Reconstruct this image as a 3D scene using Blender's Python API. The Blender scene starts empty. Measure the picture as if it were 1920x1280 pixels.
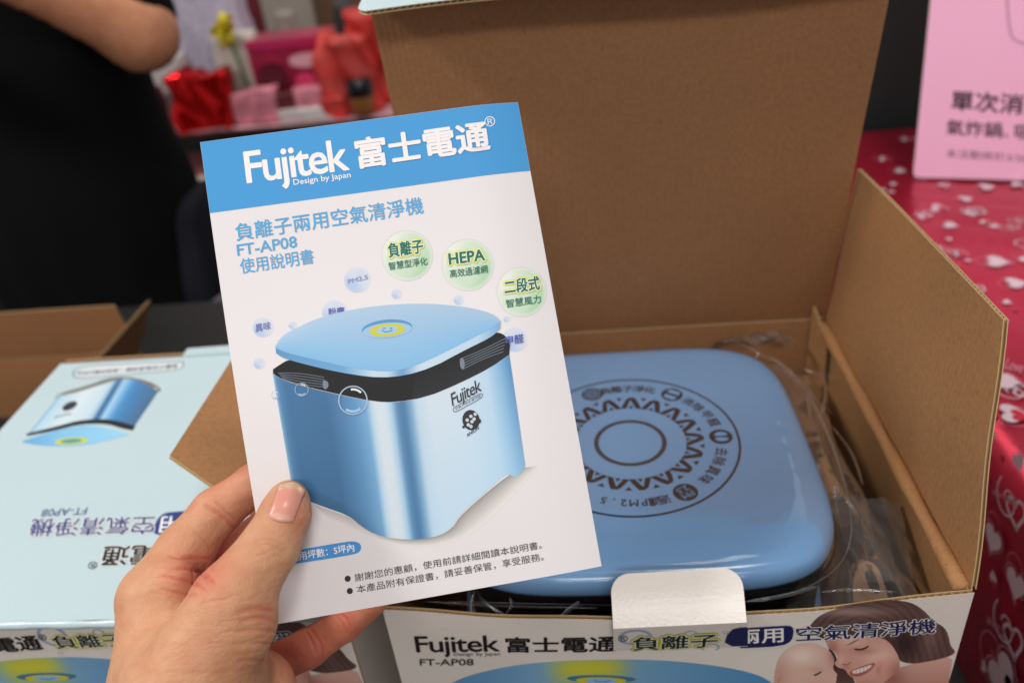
import bpy, bmesh, math, random
import numpy as np
from mathutils import Vector, Matrix, Euler
from mathutils.geometry import tessellate_polygon

# ---------------------------------------------------------------- camera, world, lamps, exposure
scene = bpy.context.scene
COL = scene.collection
F_PX, CX, CY = 1550.0, 960.0, 640.0            # 18 mm lens on a 22.3 mm wide sensor, measured in photograph pixels
CAM = np.array([0.11615, -0.29056, 0.60396])
EUL = (1.011354, 0.097730, 0.045981)
cam_data = bpy.data.cameras.new('camera')
cam_data.sensor_width = 22.3
cam_data.lens = F_PX / 1920.0 * 22.3
cam_data.clip_start = 0.02
cam_data.clip_end = 100
cam_data.dof.use_dof = True
cam_data.dof.focus_distance = 0.368
cam_data.dof.aperture_fstop = 4.0
cam = bpy.data.objects.new('camera', cam_data)
cam.location = CAM
cam.rotation_euler = EUL
COL.objects.link(cam)
scene.camera = cam
R_CAM = np.array(Euler(EUL, 'XYZ').to_matrix())

world = bpy.data.worlds.new('World')
scene.world = world
world.use_nodes = True
bg = world.node_tree.nodes['Background']
bg.inputs['Color'].default_value = (1.0, 0.96, 0.945, 1)
bg.inputs['Strength'].default_value = 0.40

def area_lamp(name, loc, target, sx, sy, power, color):
    d = bpy.data.lights.new(name, 'AREA')
    d.shape = 'RECTANGLE'
    d.size, d.size_y, d.energy, d.color = sx, sy, power, color
    o = bpy.data.objects.new(name, d)
    o.location = loc
    o.rotation_euler = (Vector(target) - Vector(loc)).to_track_quat('-Z', 'Y').to_euler()
    COL.objects.link(o)
    return o

area_lamp('ceiling_lamp', (-1.5, -0.30, 1.95), (-0.2, 0.0, 0), 0.6, 0.30, 30, (1.0, 0.965, 0.925))
area_lamp('ceiling_lamp', (0.35, -2.30, 2.15), (0.3, 0.0, 0.2), 1.2, 0.30, 29, (1.0, 0.955, 0.915))
area_lamp('ceiling_lamp', (0.50, -0.20, 2.2), (0.3, 0.05, 0), 0.45, 0.25, 11, (1.0, 0.965, 0.93))
area_lamp('ceiling_lamp', (-0.4, 1.9, 2.2), (-0.4, 1.9, 0), 1.2, 0.3, 20, (1.0, 0.93, 0.86))
scene.view_settings.view_transform = 'Standard'
scene.view_settings.look = 'None'
scene.view_settings.gamma = 1
scene.view_settings.exposure = -0.14
scene.render.engine = 'CYCLES'
scene.cycles.use_denoising = True
scene.cycles.max_bounces = 8
scene.cycles.transparent_max_bounces = 12
scene.cycles.caustics_reflective = False
scene.cycles.caustics_refractive = False

# ---------------------------------------------------------------- helpers
rnd = random.Random(7)

def lin(c):
    r = []
    for v in c[:3]:
        v = v / 255.0
        r.append(v / 12.92 if v <= 0.04045 else ((v + 0.055) / 1.055) ** 2.4)
    return tuple(r)

def ray(px, py):
    return R_CAM @ np.array([(px - CX) / F_PX, -(py - CY) / F_PX, -1.0])

def cam_point(px, py, Z):                      # Z metres in front of the lens
    return CAM + ray(px, py) * Z

def hit(px, py, P, N):
    d = ray(px, py)
    return CAM + d * (np.dot(np.array(P) - CAM, N) / np.dot(d, N))

def at_y(px, py, Y):
    return hit(px, py, (0, Y, 0), np.array([0, 1.0, 0]))

def at_z(px, py, Z):
    return hit(px, py, (0, 0, Z), np.array([0, 0, 1.0]))

ORIGIN = {}

def empty(name, loc, label=None, cat=None, group=None):
    o = bpy.data.objects.new(name, None)
    o.empty_display_size = 0.02
    o.location = loc
    COL.objects.link(o)
    ORIGIN[o] = np.array(loc, float)
    tag(o, label, cat, group)
    return o

def tag(o, label=None, cat=None, group=None, kind=None):
    if label: o['label'] = label
    if cat: o['category'] = cat
    if group: o['group'] = group
    if kind: o['kind'] = kind
    return o

def obj(name, verts, faces, mats, parent=None, smooth=False, colors=None, mat_idx=None, loc=None):
    """verts in world coordinates; children share the origin of their thing"""
    org = ORIGIN.get(parent, np.zeros(3)) if parent is not None else np.array(loc if loc is not None else (0, 0, 0), float)
    me = bpy.data.meshes.new(name)
    v = np.asarray(verts, float) - org
    me.from_pydata(v.tolist(), [], [list(map(int, f)) for f in faces])
    if not isinstance(mats, (list, tuple)): mats = [mats]
    for m in mats: me.materials.append(m)
    if mat_idx is not None: me.polygons.foreach_set('material_index', list(map(int, mat_idx)))
    if smooth: me.polygons.foreach_set('use_smooth', [True] * len(me.polygons))
    if colors is not None:
        a = me.color_attributes.new('Col', 'FLOAT_COLOR', 'POINT')
        c = np.ones((len(v), 4)); cc = np.asarray(colors, float)
        c[:, :3] = cc
        a.data.foreach_set('color', c.ravel())
    me.update()
    o = bpy.data.objects.new(name, me)
    COL.objects.link(o)
    if parent is not None:
        o.parent = parent
    else:
        o.location = org
    ORIGIN[o] = org
    return o

def recalc(o):
    bm = bmesh.new(); bm.from_mesh(o.data)
    bmesh.ops.recalc_face_normals(bm, faces=bm.faces)
    bm.to_mesh(o.data); bm.free()
    return o

# ---------------------------------------------------------------- materials
def new_mat(name):
    m = bpy.data.materials.new(name); m.use_nodes = True
    nt = m.node_tree
    return m, nt, nt.nodes['Principled BSDF']

def mat(name, rgb, rough=0.5, metal=0.0, bump=0.0, bscale=200.0, var=0.0, vscale=30.0, spec=0.5, coat=0.0, sheen=0.0, detail=4):
    m, nt, b = new_mat(name)
    c = lin(rgb)
    b.inputs['Roughness'].default_value = rough
    b.inputs['Metallic'].default_value = metal
    b.inputs['Specular IOR Level'].default_value = spec
    b.inputs['Coat Weight'].default_value = coat
    b.inputs['Sheen Weight'].default_value = sheen
    tc = nt.nodes.new('ShaderNodeTexCoord')
    if var > 0:
        n = nt.nodes.new('ShaderNodeTexNoise'); n.inputs['Scale'].default_value = vscale; n.inputs['Detail'].default_value = detail
        nt.links.new(tc.outputs['Object'], n.inputs['Vector'])
        r = nt.nodes.new('ShaderNodeValToRGB')
        r.color_ramp.elements[0].position = 0.3; r.color_ramp.elements[1].position = 0.7
        r.color_ramp.elements[0].color = tuple(x * (1 - var) for x in c) + (1,)
        r.color_ramp.elements[1].color = tuple(min(1, x * (1 + var)) for x in c) + (1,)
        nt.links.new(n.outputs['Fac'], r.inputs['Fac']); nt.links.new(r.outputs['Color'], b.inputs['Base Color'])
    else:
        b.inputs['Base Color'].default_value = c + (1,)
    if bump > 0:
        n2 = nt.nodes.new('ShaderNodeTexNoise'); n2.inputs['Scale'].default_value = bscale; n2.inputs['Detail'].default_value = 3
        nt.links.new(tc.outputs['Object'], n2.inputs['Vector'])
        bp = nt.nodes.new('ShaderNodeBump'); bp.inputs['Strength'].default_value = bump; bp.inputs['Distance'].default_value = 0.001
        nt.links.new(n2.outputs['Fac'], bp.inputs['Height']); nt.links.new(bp.outputs['Normal'], b.inputs['Normal'])
    return m

def ink_mat(name, rough, coat=0.0, bump=0.0, bscale=300, spec=0.5):
    m, nt, b = new_mat(name)
    a = nt.nodes.new('ShaderNodeAttribute'); a.attribute_name = 'Col'
    nt.links.new(a.outputs['Color'], b.inputs['Base Color'])
    b.inputs['Roughness'].default_value = rough
    b.inputs['Coat Weight'].default_value = coat
    b.inputs['Specular IOR Level'].default_value = spec
    if bump > 0:
        tc = nt.nodes.new('ShaderNodeTexCoord')
        n2 = nt.nodes.new('ShaderNodeTexNoise'); n2.inputs['Scale'].default_value = bscale
        nt.links.new(tc.outputs['Object'], n2.inputs['Vector'])
        bp = nt.nodes.new('ShaderNodeBump'); bp.inputs['Strength'].default_value = bump; bp.inputs['Distance'].default_value = 0.0006
        nt.links.new(n2.outputs['Fac'], bp.inputs['Height']); nt.links.new(bp.outputs['Normal'], b.inputs['Normal'])
    return m

def kraft_mat(name, rgb, stripe_axis=None):
    m, nt, b = new_mat(name)
    N, L = nt.nodes, nt.links
    c = np.array(lin(rgb))
    tc = N.new('ShaderNodeTexCoord')
    n1 = N.new('ShaderNodeTexNoise'); n1.inputs['Scale'].default_value = 7; n1.inputs['Detail'].default_value = 5
    n2 = N.new('ShaderNodeTexNoise'); n2.inputs['Scale'].default_value = 420; n2.inputs['Detail'].default_value = 3
    n3 = N.new('ShaderNodeTexVoronoi'); n3.inputs['Scale'].default_value = 170
    mp = N.new('ShaderNodeMapping'); mp.inputs['Scale'].default_value = (1, 1, 0.35)
    L.new(tc.outputs['Object'], n1.inputs['Vector']); L.new(tc.outputs['Object'], n2.inputs['Vector'])
    L.new(tc.outputs['Object'], mp.inputs['Vector']); L.new(mp.outputs['Vector'], n3.inputs['Vector'])
    r1 = N.new('ShaderNodeValToRGB')
    r1.color_ramp.elements[0].position = 0.25; r1.color_ramp.elements[1].position = 0.75
    r1.color_ramp.elements[0].color = tuple(c * 0.90) + (1,); r1.color_ramp.elements[1].color = tuple(c * 1.08) + (1,)
    L.new(n1.outputs['Fac'], r1.inputs['Fac'])
    r2 = N.new('ShaderNodeValToRGB')
    r2.color_ramp.elements[0].position = 0.3; r2.color_ramp.elements[1].position = 0.7
    r2.color_ramp.elements[0].color = (0.86, 0.86, 0.86, 1); r2.color_ramp.elements[1].color = (1.06, 1.06, 1.06, 1)
    L.new(n2.outputs['Fac'], r2.inputs['Fac'])
    mx = N.new('ShaderNodeMix'); mx.data_type = 'RGBA'; mx.blend_type = 'MULTIPLY'; mx.inputs['Factor'].default_value = 1
    L.new(r1.outputs['Color'], mx.inputs['A']); L.new(r2.outputs['Color'], mx.inputs['B'])
    r3 = N.new('ShaderNodeValToRGB')                      # dark fibre specks
    r3.color_ramp.elements[0].position = 0.02; r3.color_ramp.elements[1].position = 0.12
    r3.color_ramp.elements[0].color = (0.5, 0.45, 0.4, 1); r3.color_ramp.elements[1].color = (1, 1, 1, 1)
    L.new(n3.outputs['Distance'], r3.inputs['Fac'])
    mx2 = N.new('ShaderNodeMix'); mx2.data_type = 'RGBA'; mx2.blend_type = 'MULTIPLY'; mx2.inputs['Factor'].default_value = 0.8
    L.new(mx.outputs['Result'], mx2.inputs['A']); L.new(r3.outputs['Color'], mx2.inputs['B'])
    L.new(mx2.outputs['Result'], b.inputs['Base Color'])
    b.inputs['Roughness'].default_value = 0.72
    b.inputs['Specular IOR Level'].default_value = 0.25
    bp = N.new('ShaderNodeBump'); bp.inputs['Strength'].default_value = 0.15; bp.inputs['Distance'].default_value = 0.0003
    if stripe_axis is not None:                            # flutes telegraphing through the liner
        w = N.new('ShaderNodeTexWave'); w.bands_direction = stripe_axis; w.inputs['Scale'].default_value = 75
        w.inputs['Distortion'].default_value = 0.6
        L.new(tc.outputs['Object'], w.inputs['Vector'])
        ad = N.new('ShaderNodeMath'); ad.operation = 'MULTIPLY_ADD'; ad.inputs[1].default_value = 1.6
        L.new(w.outputs['Fac'], ad.inputs[0]); L.new(n2.outputs['Fac'], ad.inputs[2])
        L.new(ad.outputs[0], bp.inputs['Height'])
    else:
        L.new(n2.outputs['Fac'], bp.inputs['Height'])
    L.new(bp.outputs['Normal'], b.inputs['Normal'])
    return m

M = {}
M['kraft'] = kraft_mat('kraft_board', (158, 113, 76), 'X')
M['kraft_y'] = kraft_mat('kraft_board_side', (170, 124, 82), 'Y')
M['kraft_core'] = mat('kraft_flute', (196, 168, 126), 0.8, spec=0.2)
M['kraft_dull'] = kraft_mat('kraft_board_plain', (150, 108, 72))
M['card_white'] = mat('coated_white_card', (226, 219, 211), 0.30, bump=0.12, bscale=500, spec=0.5)
M['card_blue'] = mat('coated_pale_blue_card', (186, 207, 213), 0.28, bump=0.15, bscale=420, spec=0.5, var=0.02, vscale=8)
M['ink'] = ink_mat('printed_ink', 0.34, bump=0.03, bscale=700)
M['ink_leaf'] = ink_mat('leaflet_ink', 0.44, bump=0.03, bscale=900, spec=0.22)
M['ink_plastic'] = ink_mat('pad_printed_ink', 0.35)
M['foil_ink'] = ink_mat('foil_print', 0.25, coat=0.3)
M['paper'] = mat('leaflet_paper', (226, 222, 224), 0.38, bump=0.03, bscale=900, spec=0.4)
M['blue_plastic'] = mat('sky_blue_plastic', (116, 160, 206), 0.18, spec=0.5, coat=0.0, bump=0.02, bscale=60)
M['black_plastic'] = mat('black_plastic', (16, 17, 20), 0.25)
M['black_cloth'] = mat('black_cloth', (13, 13, 14), 0.95, spec=0.12, bump=0.4, bscale=300)
M['dark_cloth'] = mat('charcoal_cloth', (24, 25, 33), 0.9, spec=0.15, bump=0.4, bscale=120)

# ---------------------------------------------------------------- printed matter: surfaces that take flat print
class Surf:
    """a printable surface: plane plus optional bend (height along the normal)"""
    def __init__(s, P0, U, V, N, bend=None, ink='ink'):
        s.P0, s.U, s.V, s.N = [np.array(x, float) for x in (P0, U, V, N)]
        s.bend = bend; s.ink = ink
    def uv(s, px, py):
        h = 0.0
        for _ in range(8 if s.bend else 1):
            q = hit(px, py, s.P0 + s.N * h, s.N) - s.P0 - s.N * h
            u, v = float(np.dot(q, s.U)), float(np.dot(q, s.V))
            if s.bend: h = float(s.bend(np.array([u]), np.array([v]))[0])
        return u, v
    def uvs(s, pts):
        pts = np.asarray(pts, float)
        d = np.stack([(pts[:, 0] - CX) / F_PX, -(pts[:, 1] - CY) / F_PX, -np.ones(len(pts))], 1) @ R_CAM.T
        dn = d @ s.N; h = np.zeros(len(pts)); k = float(np.dot(s.P0 - CAM, s.N))
        for _ in range(8 if s.bend else 1):
            q = CAM + d * ((k + h) / dn)[:, None] - s.P0
            u, v = q @ s.U, q @ s.V
            if s.bend: h = s.bend(u, v)
        return np.stack([u, v], 1)
    def pos(s, uv, h=0.0):
        uv = np.asarray(uv, float).reshape(-1, 2)
        hh = np.full(len(uv), h)
        if s.bend: hh = hh + s.bend(uv[:, 0], uv[:, 1])
        return s.P0 + uv[:, :1] * s.U + uv[:, 1:] * s.V + hh[:, None] * s.N

LAYER = 0.00006

def put(surf, name, parent, uv, faces, color, layer=1, per_vertex=False):
    v = surf.pos(uv, LAYER * layer)
    cols = np.array([lin(c) for c in color]) if per_vertex else np.tile(np.array(lin(color)), (len(v), 1))
    return obj(name, v, faces, M[surf.ink], parent, colors=cols)

def px_poly(surf, pts):
    return [tuple(q) for q in surf.uvs(pts)]

def chaikin(pts, n=2, closed=True):
    pts = [tuple(p) for p in pts]
    for _ in range(n):
        out = []
        m = len(pts)
        for i in range(m if closed else m - 1):
            a, b = pts[i], pts[(i + 1) % m]
            out.append((a[0] * .75 + b[0] * .25, a[1] * .75 + b[1] * .25))
            out.append((a[0] * .25 + b[0] * .75, a[1] * .25 + b[1] * .75))
        if not closed: out = [pts[0]] + out + [pts[-1]]
        pts = out
    return pts

def fill(pts):
    f = tessellate_polygon([[Vector((p[0], p[1], 0)) for p in pts]])
    return [tuple(t) for t in f]

def refine(pts, fc, lim):
    """split a flat print area so that it follows a bent sheet"""
    bm = bmesh.new()
    vs = [bm.verts.new((p[0], p[1], 0)) for p in pts]
    for t in fc:
        try: bm.faces.new([vs[i] for i in t])
        except ValueError: pass
    for _ in range(7):
        ed = [e for e in bm.edges if e.calc_length() > lim]
        if not ed: break
        bmesh.ops.subdivide_edges(bm, edges=ed, cuts=1)
        bmesh.ops.triangulate(bm, faces=bm.faces[:])
    bm.verts.index_update()
    P = [(v.co.x, v.co.y) for v in bm.verts]; Fc = [tuple(v.index for v in f.verts) for f in bm.faces]
    bm.free()
    return P, Fc

def poly(surf, name, parent, pxpts, color, layer=1, smooth=0, dens=True):
    pts = px_poly(surf, pxpts)
    if smooth: pts = chaikin(pts, smooth)
    fc = fill(pts)
    if surf.bend: pts, fc = refine(pts, fc, .006)
    return put(surf, name, parent, pts, fc, color, layer)

def shaded(surf, name, parent, pts, crop, cfun, layer=1, smooth=2, lim=9):
    """printed picture area given in crop pixels, toned by cfun(x, y)"""
    pts = chaikin(pts, smooth) if smooth else pts
    P, fc = refine(pts, fill(pts), lim)
    return put(surf, name, parent, surf.uvs([crop(*p) for p in P]), fc, [cfun(*p) for p in P], layer, per_vertex=True)

def mixc(a, b, t):
    t = min(1, max(0, t)); return tuple(a[k] * (1 - t) + b[k] * t for k in range(3))

def stroke_uv(pts, w, closed=False):
    """ribbon of width w along a polyline; tapers if w is a list"""
    P = np.array(pts, float); n = len(P)
    if closed:
        T = np.roll(P, -1, 0) - np.roll(P, 1, 0)
    else:
        T = np.gradient(P, axis=0)
    T /= np.maximum(np.linalg.norm(T, axis=1, keepdims=True), 1e-12)
    Nn = np.stack([-T[:, 1], T[:, 0]], 1)
    W = np.full(n, w) if np.isscalar(w) else np.array(w)
    V = np.concatenate([P + Nn * W[:, None] / 2, P - Nn * W[:, None] / 2])
    Fc = [(i, (i + 1) % n, n + (i + 1) % n, n + i) for i in range(n if closed else n - 1)]
    return V, Fc

def px_stroke(surf, name, parent, pxpts, w, color, layer=1, smooth=0, closed=False):
    pts = px_poly(surf, pxpts)
    if smooth: pts = chaikin(pts, smooth, closed)
    V, Fc = stroke_uv(pts, w, closed)
    return put(surf, name, parent, V, Fc, color, layer)

def disc(surf, name, parent, c, r, color, layer=1, c_edge=None, ry=None, n=40, rings=1, fn=None):
    """printed disc at uv centre c; colour may run from centre to edge"""
    uv = [c]; cols = [color]
    for k in range(1, rings + 1):
        for i in range(n):
            a = 2 * math.pi * i / n; t = k / rings
            uv.append((c[0] + r * t * math.cos(a), c[1] + (ry or r) * t * math.sin(a)))
            if fn: cols.append(fn(t, a))
            else:
                e = c_edge or color
                cols.append(tuple(color[j] * (1 - t) + e[j] * t for j in range(3)))
    fc = [(0, 1 + i, 1 + (i + 1) % n) for i in range(n)]
    for k in range(rings - 1):
        o0, o1 = 1 + k * n, 1 + (k + 1) * n
        fc += [(o0 + i, o1 + i, o1 + (i + 1) % n, o0 + (i + 1) % n) for i in range(n)]
    return put(surf, name, parent, uv, fc, cols, layer, per_vertex=True)

def ring_uv(c, r, w, n=64, ry=None):
    k = (ry / r) if ry else 1
    P = [(c[0] + r * math.cos(2 * math.pi * i / n), c[1] + r * k * math.sin(2 * math.pi * i / n)) for i in range(n)]
    return stroke_uv(P, w, True)

def patch(surf, name, parent, top, bot, cfun, layer=1, ns=48, nt=12):
    """picture area between an upper and a lower pixel polyline (both functions of x), coloured by cfun(s,t)"""
    def samp(L, s):
        x = L[0][0] + (L[-1][0] - L[0][0]) * s
        return x, float(np.interp(x, [p[0] for p in L], [p[1] for p in L]))
    top = chaikin(top, 2, False); bot = chaikin(bot, 1, False)
    uv, cols = [], []
    for j in range(nt + 1):
        for i in range(ns + 1):
            s, t = i / ns, j / nt
            a, b = samp(top, s), samp(bot, s)
            uv.append((a[0] * (1 - t) + b[0] * t, a[1] * (1 - t) + b[1] * t)); cols.append(cfun(s, t))
    fc = [(j * (ns + 1) + i, j * (ns + 1) + i + 1, (j + 1) * (ns + 1) + i + 1, (j + 1) * (ns + 1) + i) for j in range(nt) for i in range(ns)]
    return put(surf, name, parent, surf.uvs(uv), fc, cols, layer, per_vertex=True)

def ramp(stops, s):
    xs = [a for a, _ in stops]
    return tuple(float(np.interp(s, xs, [c[k] for _, c in stops])) for k in range(3))

_glyph = {}
def glyphs(s, bold=0.0, space=1.0):
    key = (s, bold, space)
    if key not in _glyph:
        c = bpy.data.curves.new('lettering', 'FONT')
        c.body = s; c.size = 1; c.offset = bold; c.resolution_u = 3; c.space_character = space
        o = bpy.data.objects.new('lettering', c)
        COL.objects.link(o)
        bpy.context.view_layer.update()
        me = bpy.data.meshes.new_from_object(o.evaluated_get(bpy.context.evaluated_depsgraph_get()))
        v = np.array([tuple(x.co) for x in me.vertices])[:, :2]
        f = [tuple(p.vertices) for p in me.polygons]
        bpy.data.objects.remove(o); bpy.data.curves.remove(c); bpy.data.meshes.remove(me)
        _glyph[key] = (v, f)
    return _glyph[key]

def dilate(v, f, r, n=10):
    V, Fc = [], []
    for i in range(n):
        a = 2 * math.pi * i / n
        V.append(v + r * np.array([math.cos(a), math.sin(a)])); Fc += [tuple(k + i * len(v) for k in q) for q in f]
    return np.concatenate(V), Fc

def text(surf, name, parent, s, bl, br, tl, color, bold=0.0, layer=2, base=False, outline=None, uvmode=False, space=1.0):
    """bl / br / tl: the pixels of the lower left, lower right and upper left corner of the lettering
    (base=True: bl and br lie on the baseline and descenders hang below it)"""
    v0, f0 = glyphs(s, 0.0, space)
    x0, x1 = v0[:, 0].min(), v0[:, 0].max(); y0, y1 = (0.0 if base else v0[:, 1].min()), v0[:, 1].max()
    P, Q, T = [np.array(p if uvmode else surf.uv(*p)) for p in (bl, br, tl)]
    def place(v):
        a = (v[:, :1] - x0) / (x1 - x0); b = (v[:, 1:] - y0) / (y1 - y0)
        return P + a * (Q - P) + b * (T - P)
    if outline:                                            # printed rims behind the letters, widest first
        for k, (rr, col) in enumerate(outline):
            vd, fd = dilate(v0, f0, rr)
            uv = place(vd)
            n = len(v0)
            w = surf.pos(uv, 0.0)
            hh = np.repeat(np.arange(len(vd) // n), n) * 0.000004 + LAYER * (layer + k)
            w = w + hh[:, None] * surf.N
            obj('lettering_rim', w, fd, M[surf.ink], parent, colors=np.tile(np.array(lin(col)), (len(w), 1)))
        layer = layer + len(outline)
    if bold > 0:                                           # heavier weight: the strokes thickened all round
        vb, fb_ = dilate(v0, f0, bold, 6)
        w = surf.pos(place(vb), 0.0)
        w = w + (np.repeat(np.arange(6), len(v0)) * 0.000004 + LAYER * layer)[:, None] * surf.N
        return obj(name, w, fb_, M[surf.ink], parent, colors=np.tile(np.array(lin(color)), (len(w), 1)))
    return put(surf, name, parent, place(v0), f0, color, layer)

# ---------------------------------------------------------------- signed distance modelling (hand, person, soft bags)
def surface_nets(Fv, org, h):
    for ax in range(3):                                    # close whatever reaches the border of the grid
        q = [slice(None)] * 3
        for e in (0, -1):
            q[ax] = e; Fv[tuple(q)] = np.maximum(Fv[tuple(q)], h * .5)
    ins = Fv < 0
    nx, ny, nz = Fv.shape
    c = [ins[i:nx - 1 + i, j:ny - 1 + j, k:nz - 1 + k] for i in (0, 1) for j in (0, 1) for k in (0, 1)]
    cnt = sum(x.astype(np.int8) for x in c)
    act = (cnt > 0) & (cnt < 8)
    idx = -np.ones(act.shape, np.int64); cells = np.argwhere(act); idx[act] = np.arange(len(cells))
    acc = np.zeros((len(cells), 3)); wt = np.zeros(len(cells))
    cor = [(i, j, k) for i in (0, 1) for j in (0, 1) for k in (0, 1)]
    val = {q: Fv[cells[:, 0] + q[0], cells[:, 1] + q[1], cells[:, 2] + q[2]] for q in cor}
    for a in cor:
        for ax in range(3):
            if a[ax]: continue
            b = list(a); b[ax] = 1; b = tuple(b)
            va, vb = val[a], val[b]
            m = (va < 0) != (vb < 0)
            t = np.where(m, va / np.where(va - vb == 0, 1, va - vb), 0)
            p = np.array(a, float)[None] + t[:, None] * (np.array(b, float) - np.array(a, float))[None]
            acc += p * m[:, None]; wt += m
    V = np.asarray(org) + (cells + acc / wt[:, None]) * h
    Q = []
    for ax in range(3):
        sl0 = [slice(1, -1)] * 3; sl1 = [slice(1, -1)] * 3
        sl0[ax] = slice(0, -1); sl1[ax] = slice(1, None)
        A, B = ins[tuple(sl0)], ins[tuple(sl1)]
        e = np.argwhere(A != B)
        if len(e) == 0: continue
        flip = A[tuple(e.T)]
        off = np.array([1, 1, 1]); off[ax] = 0
        e = e + off
        o1, o2 = [(1, 2), (2, 0), (0, 1)][ax]
        d1 = np.zeros(3, int); d1[o1] = 1; d2 = np.zeros(3, int); d2[o2] = 1
        q = np.stack([idx[tuple((e - d1 - d2).T)], idx[tuple((e - d2).T)], idx[tuple(e.T)], idx[tuple((e - d1).T)]], 1)
        q[~flip] = q[~flip][:, ::-1]
        Q.append(q)
    return V, np.concatenate(Q)

def smin(a, b, k):
    h = np.clip(0.5 + 0.5 * (b - a) / k, 0, 1)
    return b * (1 - h) + a * h - k * h * (1 - h)

def cone(X, a, b, ra, rb):
    a = np.array(a, np.float32); b = np.array(b, np.float32); ab = b - a
    t = np.clip(((X - a) @ ab) / max(float(ab @ ab), 1e-9), 0, 1)
    return np.linalg.norm(X - a - t[..., None] * ab, axis=-1) - (ra + (rb - ra) * t)

def grid(lo, hi, h):
    ax = [np.arange(lo[i], hi[i], h, dtype=np.float32) for i in range(3)]
    return np.stack(np.meshgrid(*ax, indexing='ij'), -1)

# ---------------------------------------------------------------- cardboard
W, D, H, T = 0.30, 0.2696, 0.26, 0.0024

def slab(grid_out, n, n0, n1):
    """closed thin sheet: grid (nv+1, nu+1, 3) of points, pushed by n0 and n1 along the normals n"""
    nv, nu = grid_out.shape[0] - 1, grid_out.shape[1] - 1
    A = (grid_out + n * n0).reshape(-1, 3); B = (grid_out + n * n1).reshape(-1, 3)
    V = np.concatenate([A, B]); k = len(A); f = []; tagf = []
    w = nu + 1
    for j in range(nv):
        for i in range(nu):
            a = j * w + i
            f.append((a, a + 1, a + 1 + w, a + w)); tagf.append(0)
            f.append((k + a, k + a + w, k + a + 1 + w, k + a + 1)); tagf.append(1)
    for i in range(nu):
        f.append((i, k + i, k + i + 1, i + 1)); tagf.append(2)
        a = nv * w + i; f.append((a, a + 1, k + a + 1, k + a)); tagf.append(2)
    for j in range(nv):
        a = j * w; f.append((a, a + w, k + a + w, k + a)); tagf.append(2)
        a = j * w + nu; f.append((a, k + a, k + a + w, a + w)); tagf.append(2)
    return V, f, tagf

def board(name, parent, c00, c10, c11, c01, N, mat_out, mat_in, nu=2, nv=2, warp=None, t=T, period=0.0042, flute=True, shape=None, edge='kraft_core'):
    """corrugated board: printed outer liner, kraft inner liner and a real fluted core between them.
    corners lie on the outer face; u runs c00>c10, the flutes run along v"""
    N = np.array(N, float); N /= np.linalg.norm(N)
    c00, c10, c11, c01 = [np.array(c, float) for c in (c00, c10, c11, c01)]
    def pt(u, v):
        u = np.asarray(u)[..., None]; v = np.asarray(v)[..., None]
        if shape is not None: u = 0.5 + (u - 0.5) * shape(v)
        p = (c00 * (1 - u) + c10 * u) * (1 - v) + (c01 * (1 - u) + c11 * u) * v
        if warp is not None: p = p + warp(u, v)
        return p
    uu, vv = np.meshgrid(np.linspace(0, 1, nu + 1), np.linspace(0, 1, nv + 1))
    G = pt(uu, vv)
    lt = 0.00035
    Vs, Fs, Ms = [], [], []
    V, f, tg = slab(G, N, 0, -lt); Vs.append(V); Fs += f; Ms += [0 if q == 0 else (2 if q == 2 else 2) for q in tg]
    off = len(V)
    V, f, tg = slab(G, N, -t + lt, -t); Vs.append(V); Fs += [tuple(i + off for i in q) for q in f]; Ms += [1 if q == 1 else 2 for q in tg]
    off += len(V)
    if flute:
        Lu = np.linalg.norm(c10 - c00); n = max(8, int(Lu / period) * 6)
        us = np.linspace(0.0015, 0.9985, n + 1)
        wv = -t / 2 + (t / 2 - lt * 1.1) * np.sin(us * Lu / period * 2 * math.pi)
        rows = [pt(us, np.full_like(us, q)) + N * wv[:, None] for q in np.linspace(0.0015, 0.9985, max(2, min(nv, 8)) + 1)]
        Vs.append(np.concatenate(rows)); m = n + 1
        for j in range(len(rows) - 1):
            Fs += [(off + j * m + i, off + j * m + i + 1, off + (j + 1) * m + i + 1, off + (j + 1) * m + i) for i in range(n)]
            Ms += [2] * n
    return obj(name, np.concatenate(Vs), Fs, [M[mat_out], M[mat_in], M[edge]], parent, mat_idx=Ms)

def bulge(u, v):
    return 0.0115 * np.sin(np.pi * np.clip(u / W, 0, 1)) * np.clip(v / H, 0, 1) ** 0.6

# ---- the open box
open_box = empty('open_box', (0, 0, 0), 'open printed cardboard box with raised kraft lid and side flaps, purifier inside', 'box', 'printed purifier boxes')
def warp_front(u, v):
    b = bulge(u * W, v * H)
    return np.concatenate([0 * b, -b, 0.0006 * np.sin(u * 23) * v], -1)
front_wall = board('front_wall', open_box, (0, 0, 0), (W, 0, 0), (W, 0, H), (0, 0, H), (0, -1, 0), 'card_white', 'kraft', 60, 12, warp_front)
board('side_wall', open_box, (W, T, 0), (W, D, 0), (W, D, H), (W, T, H), (1, 0, 0), 'card_white', 'kraft_y', 4, 4)
board('side_wall', open_box, (0, D, 0), (0, T, 0), (0, T, H), (0, D, H), (-1, 0, 0), 'card_white', 'kraft_y', 4, 4)
board('back_wall', open_box, (W - T, D, 0), (T, D, 0), (T, D, H - .001), (W - T, D, H - .001), (0, 1, 0), 'card_blue', 'kraft', 4, 4)
board('base_panel', open_box, (T, T, 0.0026), (T, D - T, 0.0026), (W - T, D - T, 0.0026), (W - T, T, 0.0026), (0, 0, -1), 'card_white', 'kraft', 2, 2, flute=False)

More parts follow.
